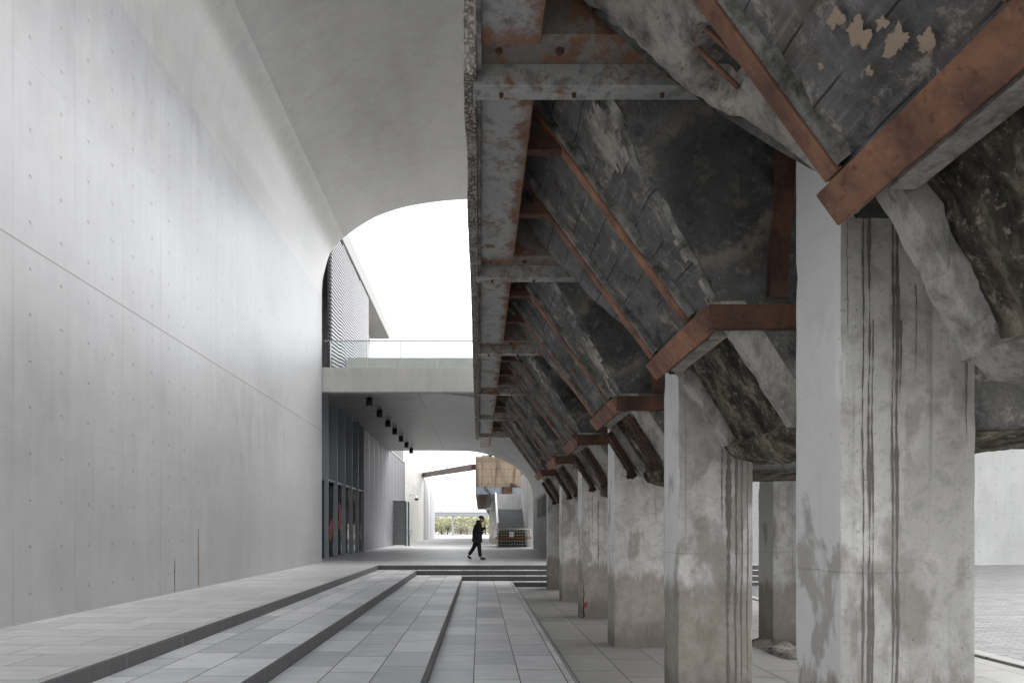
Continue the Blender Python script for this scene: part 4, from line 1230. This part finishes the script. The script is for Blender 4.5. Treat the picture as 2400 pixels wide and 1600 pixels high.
for x, w in ((SX0 - .12, .12), (SX1, .07)):
    mb = MB(); mb.prism([(43.2, 1.55), (48.4, 4.2), (48.4, 4.62), (43.2, 1.95 + .35)] if x < 2 else [(43.6, 2.02), (48.4, 4.52), (48.4, 4.66), (43.6, 2.2)], 'x', x, x + w)
    mb.build('side_panel', M['white'], st)
mb = MB()
for x in (SX0 - .08, SX1 + .02):
    mb.box(x, x + .05, 43.25, 43.3, .6, 1.9)
mb.build('newel_post', M['galv'], st)
mb = MB(); mb.box(SX0, SX1, 43.75, 45.0, .6, .95); mb.build('under_stair', M['dark_timber'], st)
pw = tag(MB().box(3.14, 3.62, 42.0, 49.5, .6, 5.9).build('pale_pier', M['backwall']), 'slim pale pier right of the staircase, beside the passage wall', 'pier')

gt = thing('barrier_fence', (2.2, 41.9, .6), 'wire mesh barrier fence closing off the foot of the staircase', 'barrier')
FX0, FX1, FYb = 1.06, 3.30, 41.9
mb = MB()
mb.tube([(FX0, FYb, .66), (FX0, FYb, 1.86), (FX1, FYb, 1.86), (FX1, FYb, .66), (FX0, FYb, .66)], .022)
for x in (FX0, FX1): mb.cyl((x, FYb, .6), (x, FYb, .7), .022)
mb.build('frame', M['galv'], gt)
mb = MB()
for k in range(1, 13):
    x = FX0 + (FX1 - FX0) * k / 13; mb.cyl((x, FYb, .66), (x, FYb, 1.86), .0075, 5)
for k in range(1, 6):
    z = .66 + 1.2 * k / 6; mb.cyl((FX0, FYb, z), (FX1, FYb, z), .0075, 5)
mb.build('mesh', M['galv'], gt)
tp = MB(); tp.box(FX0 - .05, FX1 + .1, FYb - .02, FYb - .014, 1.24, 1.31)
tag(tp.build('hazard_tape', M['hazard']), 'orange and black striped tape stretched across the barrier fence', 'tape')
nt = thing('paper_notice', (2.06, FYb - .02, 1.35), 'white paper notice with printed lines hung on the barrier fence', 'notice')
mb = MB(); mb.box(1.93, 2.19, FYb - .022, FYb - .016, 1.34, 1.68); mb.build('sheet', M['paper'], nt)
mb = MB()
for k in range(6): mb.box(1.97, 2.15 - .03 * (k % 2), FYb - .0245, FYb - .022, 1.40 + k * .035, 1.412 + k * .035)
mb.box(2.0, 2.12, FYb - .0245, FYb - .022, 1.62, 1.645)
mb.build('print', M['ink'], nt)
bc = thing('bullet_camera', (.9, 45, 3.2), 'white box security camera under the far hopper beside the staircase', 'camera')
mb = MB(); mb.obox((.62, 45, 3.28), (.23, 0, .05), (0, .09, 0), (-.015, 0, .09)); mb.build('housing', M['white'], bc)
mb = MB(); mb.bar((.72, 45, 3.2), (.80, 45, 3.02), .05); mb.bar((.80, 45, 3.02), (1.15, 45, 3.02), .05); mb.build('bracket', M['white'], bc)
for k, (x, y) in enumerate(((1.02, 38.4), (1.03, 35.6), (1.06, 33.2), (1.05, 31.4))):  # white patches that paint spots of light onto the platform
    w = .09 + .02 * k
    lab = ['smallest and farthest white dash on the platform before the barrier', 'second farthest white dash on the platform before the barrier', 'third white dash on the platform before the barrier', 'nearest and faintest white dash on the platform right of the person'][k]
    mb = MB()
    pts = [(x + w * math.cos(a) * (1 + .2 * R.random()), y + .16 * math.sin(a)) for a in [i * math.pi / 5 for i in range(10)]]
    mb.prism(pts, 'z', .6005, .604)
    tag(mb.build('floor_marking', M['white']), lab, 'marking', 'white dashes on the platform')

# ------------------------------------------------------------------ elevated walkway and trees in the distance
ew = thing('elevated_walkway', (0, 143, .6), 'pale grey elevated walkway on slim posts in front of the trees', 'walkway')
mb = MB(); mb.box(-60, 60, 142.5, 145, 5.0, 5.62); mb.build('deck', M['grey_deck'], ew)
mb = MB(); mb.box(-60, 60, 142.3, 145.2, 5.62, 5.78).box(-60, 60, 142.3, 145.2, 4.84, 5.0); mb.build('edge_strip', M['frame'], ew)
mb = MB()
mb.box(-60, 60, 142.4, 142.45, 7.0, 7.06)
for k in range(60): mb.box(-60 + 2 * k, -59.96 + 2 * k, 142.4, 142.44, 5.78, 7.0)
mb.build('railing', plain('pale_rail', (.55, .55, .55), .5), ew)
for x in (-30.5, -18.3, -6.1, 6.1):
    mb = MB(); mb.box(x - .22, x + .22, 143.2, 143.7, .6, 4.84); mb.build('post', M['grey_deck'], ew)

def tree(x, y, h, w, mats, label, seed, group):
    rr = random.Random(seed)
    o = thing('broadleaf_tree', (x, y, .59), label, 'tree', group)
    mb = MB()
    mb.cyl((x, y, .59), (x + .1, y, .6 + h * .45), .16, 8, 0, .09)
    cl = []
    for k in range(9):
        a = rr.uniform(0, 6.28); r = w * .5 * math.sqrt(rr.random()); z = .6 + h * rr.uniform(.28, .88)
        q = V((x + r * math.cos(a), y + r * .7 * math.sin(a), z)); cl.append(q)
        mb.cyl((x + .08, y, .6 + h * rr.uniform(.2, .45)), q, .05, 5, 0, .015)
    mb.build('trunk', M['bark'], o)
    mb = MB()
    for q in cl:
        for i in range(130):
            d = V((rr.gauss(0, 1), rr.gauss(0, 1), rr.gauss(0, .8))) * (w * .19)
            c = q + d
            if c.z < .8: c.z = .8 + rr.random()
            s = rr.uniform(.10, .26)
            a = V((rr.uniform(-1, 1), rr.uniform(-1, 1), rr.uniform(-1, 1))).normalized() * s
            b2 = V((rr.uniform(-1, 1), rr.uniform(-1, 1), rr.uniform(-1, 1))).normalized() * s
            k = len(mb.v); mb.v += [tuple(c - a), tuple(c + b2), tuple(c + a), tuple(c - b2)]
            mb.face((k, k + 1, k + 2, k + 3), rr.choice((0, 0, 1)))
    mb.build('crown', mats, o, fix=False)
TL = ['bare brownish tree at the left end of the distant row beside the annex', 'tall yellow green tree next to the leftmost brown tree', 'low rounded olive tree left of the walkway post', 'bright yellow green bushy tree right behind the walkway post', 'wide pale green tree between the walkway post and the person', 'dull brownish thin tree right behind the person', 'olive tree just right of the person in the distance', 'fresh green tree at the right end of the distant row by the hopper', 'low brown shrub-like tree in front of the olive ones', 'outer olive tree hidden partly by the far annex wall']
kinds = [[M['leaf3'], M['leaf2']], [M['leaf1'], M['leaf2']], [M['leaf2'], M['leaf1']]]
tr = [(-12.6, 172, 5.6, 4, 0), (-10.6, 176, 5.6, 4.6, 1), (-8.6, 170, 4.3, 4.4, 2), (-6.0, 173, 5.1, 5, 1), (-3.4, 170, 5.0, 5, 1), (-.6, 176, 5.4, 4.4, 0), (1.4, 170, 4.6, 4.6, 2), (3.8, 172, 5.2, 4.8, 1), (-5.0, 166, 2.6, 4.5, 0), (-15.4, 175, 5.2, 5, 2)]
for k, (x, y, h, w, kk) in enumerate(tr): tree(x, y, h, w, kinds[kk], TL[k], 100 + k, 'distant trees beyond the walkway')
mb = MB()
rr = random.Random(5)
for k in range(5200):
    c = V((rr.uniform(-40, 40), rr.uniform(178, 190), 0)); c.z = .6 + rr.random() ** .8 * (4.6 + 1.2 * nz((c.x * .35, 0, 0), 1, 3))
    s = rr.uniform(.2, .45)
    a = V((rr.uniform(-1, 1), rr.uniform(-1, 1), rr.uniform(-1, 1))).normalized() * s
    b2 = V((rr.uniform(-1, 1), rr.uniform(-1, 1), rr.uniform(-1, 1))).normalized() * s
    q = len(mb.v); mb.v += [tuple(c - a), tuple(c + b2), tuple(c + a), tuple(c - b2)]; mb.face((q, q + 1, q + 2, q + 3), rr.choice((0, 1, 2)))
tag(mb.build('wood', [M['leaf2'], M['leaf1'], M['leaf3']], fix=False), 'pale green wood closing the view behind the single trees', 'wood', kind='stuff')

# ------------------------------------------------------------------ person
PXo, PY, PZ = -.33, 26.0, .6
per = thing('person', (PXo, PY, PZ), 'person in black coat, cap and trousers walking right with hand at mouth', 'person')
def skin(name, verts, edges, radii, mat, root=0, sub=2):
    me = bpy.data.meshes.new(name); me.from_pydata([(v[0] , v[1], v[2]) for v in verts], edges, [])
    o = bpy.data.objects.new(name, me); COL.objects.link(o); o.parent = per
    md = o.modifiers.new('skin', 'SKIN'); md.use_smooth_shade = True
    for i, r in enumerate(radii):
        sv = me.skin_vertices[0].data[i]; sv.radius = r if isinstance(r, tuple) else (r, r); sv.use_root = (i == root)
    ss = o.modifiers.new('sub', 'SUBSURF'); ss.levels = sub; ss.render_levels = sub
    me.materials.append(mat); return o
# body: one continuous figure (skin), clothes as children
bv = [(0.22, 0, .90), (.23, 0, 1.08), (.25, 0, 1.26), (.28, 0, 1.42), (.32, -.0, 1.50), (.35, 0, 1.58),
      (.26, -.08, .86), (.30, -.09, .50), (.36, -.09, .10), (.50, -.09, .05),
      (.20, .08, .86), (.10, .09, .50), (-.14, .09, .16), (-.03, .09, .05),
      (.29, -.17, 1.40), (.30, -.24, 1.16), (.50, -.14, 1.24), (.53, -.09, 1.40),
      (.29, .17, 1.40), (.22, .23, 1.14), (.42, .2, 1.05), (.5, .15, 1.12)]
be = [(0, 1), (1, 2), (2, 3), (3, 4), (4, 5), (0, 6), (6, 7), (7, 8), (8, 9), (0, 10), (10, 11), (11, 12), (12, 13), (3, 14), (14, 15), (15, 16), (16, 17), (3, 18), (18, 19), (19, 20), (20, 21)]
brd = [.15, .15, .16, .13, .06, .065, .09, .065, .03, .02, .09, .065, .03, .02, .06, .045, .035, .03, .06, .045, .035, .03]
skin('body', bv, be, brd, M['skin'])
cv = [(.215, 0, .74), (.22, 0, .92), (.22, 0, 1.10), (.235, 0, 1.28), (.275, 0, 1.42), (.31, 0, 1.50), (.29, -.18, 1.40), (.29, -.25, 1.15), (.47, -.16, 1.22), (.525, -.10, 1.33), (.29, .18, 1.40), (.22, .24, 1.13), (.40, .21, 1.05), (.455, .18, 1.08)]
ce = [(0, 1), (1, 2), (2, 3), (3, 4), (4, 5), (4, 6), (6, 7), (7, 8), (8, 9), (4, 10), (10, 11), (11, 12), (12, 13)]
skin('coat', cv, ce, [(.19, .21), (.20, .22), (.195, .21), (.21, .21), (.16, .17), .10, .10, .085, .07, .055, .10, .085, .07, .055], M['cloth'], 1)
tv = [(.22, 0, .86), (.26, -.09, .80), (.30, -.09, .48), (.345, -.09, .10), (.19, .09, .80), (.09, .09, .49), (-.13, .09, .17)]
skin('trousers', tv, [(0, 1), (1, 2), (2, 3), (0, 4), (4, 5), (5, 6)], [.13, .115, .09, .075, .115, .09, .07], M['trousers'])
skin('shoe', [(.34, -.09, .06), (.45, -.09, .05), (.56, -.09, .035)], [(0, 1), (1, 2)], [.055, .05, .035], M['shoe'])
skin('shoe', [(-.17, .09, .15), (-.10, .09, .07), (-.01, .09, .035)], [(0, 1), (1, 2)], [.055, .05, .033], M['shoe'])
# head with nose, brow and chin
mb = MB()
def head(u, v):
    a = 2 * math.pi * u; e = math.pi * (v - .5)
    x, y, z = math.cos(a) * math.cos(e), math.sin(a) * math.cos(e), math.sin(e)
    X, Yh, Z = .095 * x, .075 * y, .115 * z
    if z < 0: X *= 1 - .1 * z * z; Yh *= 1 + .35 * z
    f = max(0, x)
    X += .03 * math.exp(-((z + .12) / .16) ** 2 - (y / .22) ** 2) * f           # nose
    X += .014 * math.exp(-((z + .78) / .2) ** 2 - (y / .4) ** 2) * f            # chin
    X -= .010 * math.exp(-((z - .08) / .10) ** 2 - ((abs(y) - .38) / .16) ** 2) * f   # eye sockets
    X += .008 * math.exp(-((z + .48) / .08) ** 2 - (y / .3) ** 2) * f           # lips
    return (PXo + .405 + X, PY + Yh, PZ + 1.615 + Z - .12 * X)
mb.grid(head, 40, 28, 0, True)
for s in (-1, 1):
    mb.obox((PXo + .40, PY + s * .078, PZ + 1.61), (.02, 0, 0), (0, .008, 0), (0, 0, .03))
mb.build('head', M['skin'], per, fix=False)
mb = MB()
def cap(u, v):
    a = 2 * math.pi * u; e = v * math.pi / 2
    return (PXo + .39 + .118 * math.cos(a) * math.cos(e), PY + .095 * math.sin(a) * math.cos(e), PZ + 1.665 + .115 * math.sin(e) + .0 - .06 * math.cos(a) * math.cos(e) * .3)
mb.grid(cap, 28, 10, 0, True)
mb.grid(lambda u, v: (PXo + .47 + .10 * v * math.cos((u - .5) * 2.4), PY + .09 * math.sin((u - .5) * 2.4) * (1 - .15 * v), PZ + 1.66 - .045 * v), 12, 3, 0, True)
mb.build('cap', M['cloth'], per, fix=False)
skin('hood', [(.26, 0, 1.46), (.285, 0, 1.54), (.30, 0, 1.60)], [(0, 1), (1, 2)], [(.10, .13), (.10, .12), (.07, .09)], M['cloth'])
# hands: palm and five fingers each, one closed near the mouth
def hand(base, d, up, nm='hand'):
    base, d, up = V(base), V(d).normalized(), V(up).normalized(); s = d.cross(up)
    vs = [base, base + d * .05, base + d * .085]; ed = [(0, 1), (1, 2)]; rd = [.024, .034, .03]
    for k in range(4):
        o_ = s * (-.027 + .018 * k); L = (.034, .04, .038, .03)[k]
        i0 = len(vs); vs += [base + d * .09 + o_, base + d * (.09 + L) + o_ + up * .012, base + d * (.09 + L * 1.2) + o_ + up * .04]
        ed += [(2, i0), (i0, i0 + 1), (i0 + 1, i0 + 2)]; rd += [.0095, .009, .008]
    i0 = len(vs); vs += [base + d * .03 + s * -.035 + up * .012, base + d * .07 + s * -.045 + up * .03]; ed += [(1, i0), (i0, i0 + 1)]; rd += [.012, .009]
    skin(nm, vs, ed, rd, M['skin'], 0, 1)
hand((.525, -.10, 1.35), (-.05, .35, 1), (-1, 0, .1))
hand((.455, .18, 1.08), (1, -.3, .5), (-.4, 0, 1))

# ------------------------------------------------------------------ light, sky, camera
w = bpy.data.worlds.new('World'); SC.world = w; w.use_nodes = True
nt_ = w.node_tree; bg = nt_.nodes['Background']
sky = nt_.nodes.new('ShaderNodeTexSky'); sky.sky_type = 'NISHITA'; sky.sun_disc = False
EL, AZ = math.radians(48), math.radians(70)     # sun to the right and ahead
sky.sun_elevation = EL; sky.sun_rotation = AZ
sky.air_density = 1.0; sky.dust_density = 1.5; sky.ozone_density = 1.0
hs = nt_.nodes.new('ShaderNodeHueSaturation'); hs.inputs['Saturation'].default_value = 0.12
nt_.links.new(sky.outputs[0], hs.inputs['Color']); nt_.links.new(hs.outputs[0], bg.inputs['Color'])
bg.inputs['Strength'].default_value = 0.12
sl = bpy.data.lights.new('sun', 'SUN'); sl.energy = 0.8; sl.angle = math.radians(50); sl.color = (1.0, 0.975, 0.94)
so = bpy.data.objects.new('sun', sl); COL.objects.link(so)
d = V((math.sin(AZ) * math.cos(EL), math.cos(AZ) * math.cos(EL), math.sin(EL)))
so.rotation_euler = d.to_track_quat('Z', 'Y').to_euler()
cam = bpy.data.cameras.new('camera'); co = bpy.data.objects.new('camera', cam); COL.objects.link(co)
co.location = (0, 0, 1.8); co.rotation_euler = (math.pi / 2, 0, 0)
cam.sensor_width = 36; cam.lens = 22.5; cam.shift_x = 75 / 2400; cam.shift_y = 441 / 2400
cam.clip_start = .05; cam.clip_end = 2000
SC.camera = co
SC.view_settings.view_transform = 'Standard'; SC.view_settings.look = 'None'
SC.view_settings.gamma = 1; SC.view_settings.use_curve_mapping = False
SC.view_settings.exposure = 2.0
SC.cycles.max_bounces = 8; SC.cycles.diffuse_bounces = 5; SC.cycles.use_denoising = True
for o in list(bpy.data.objects):
    if '_o' in o.keys(): del o['_o']
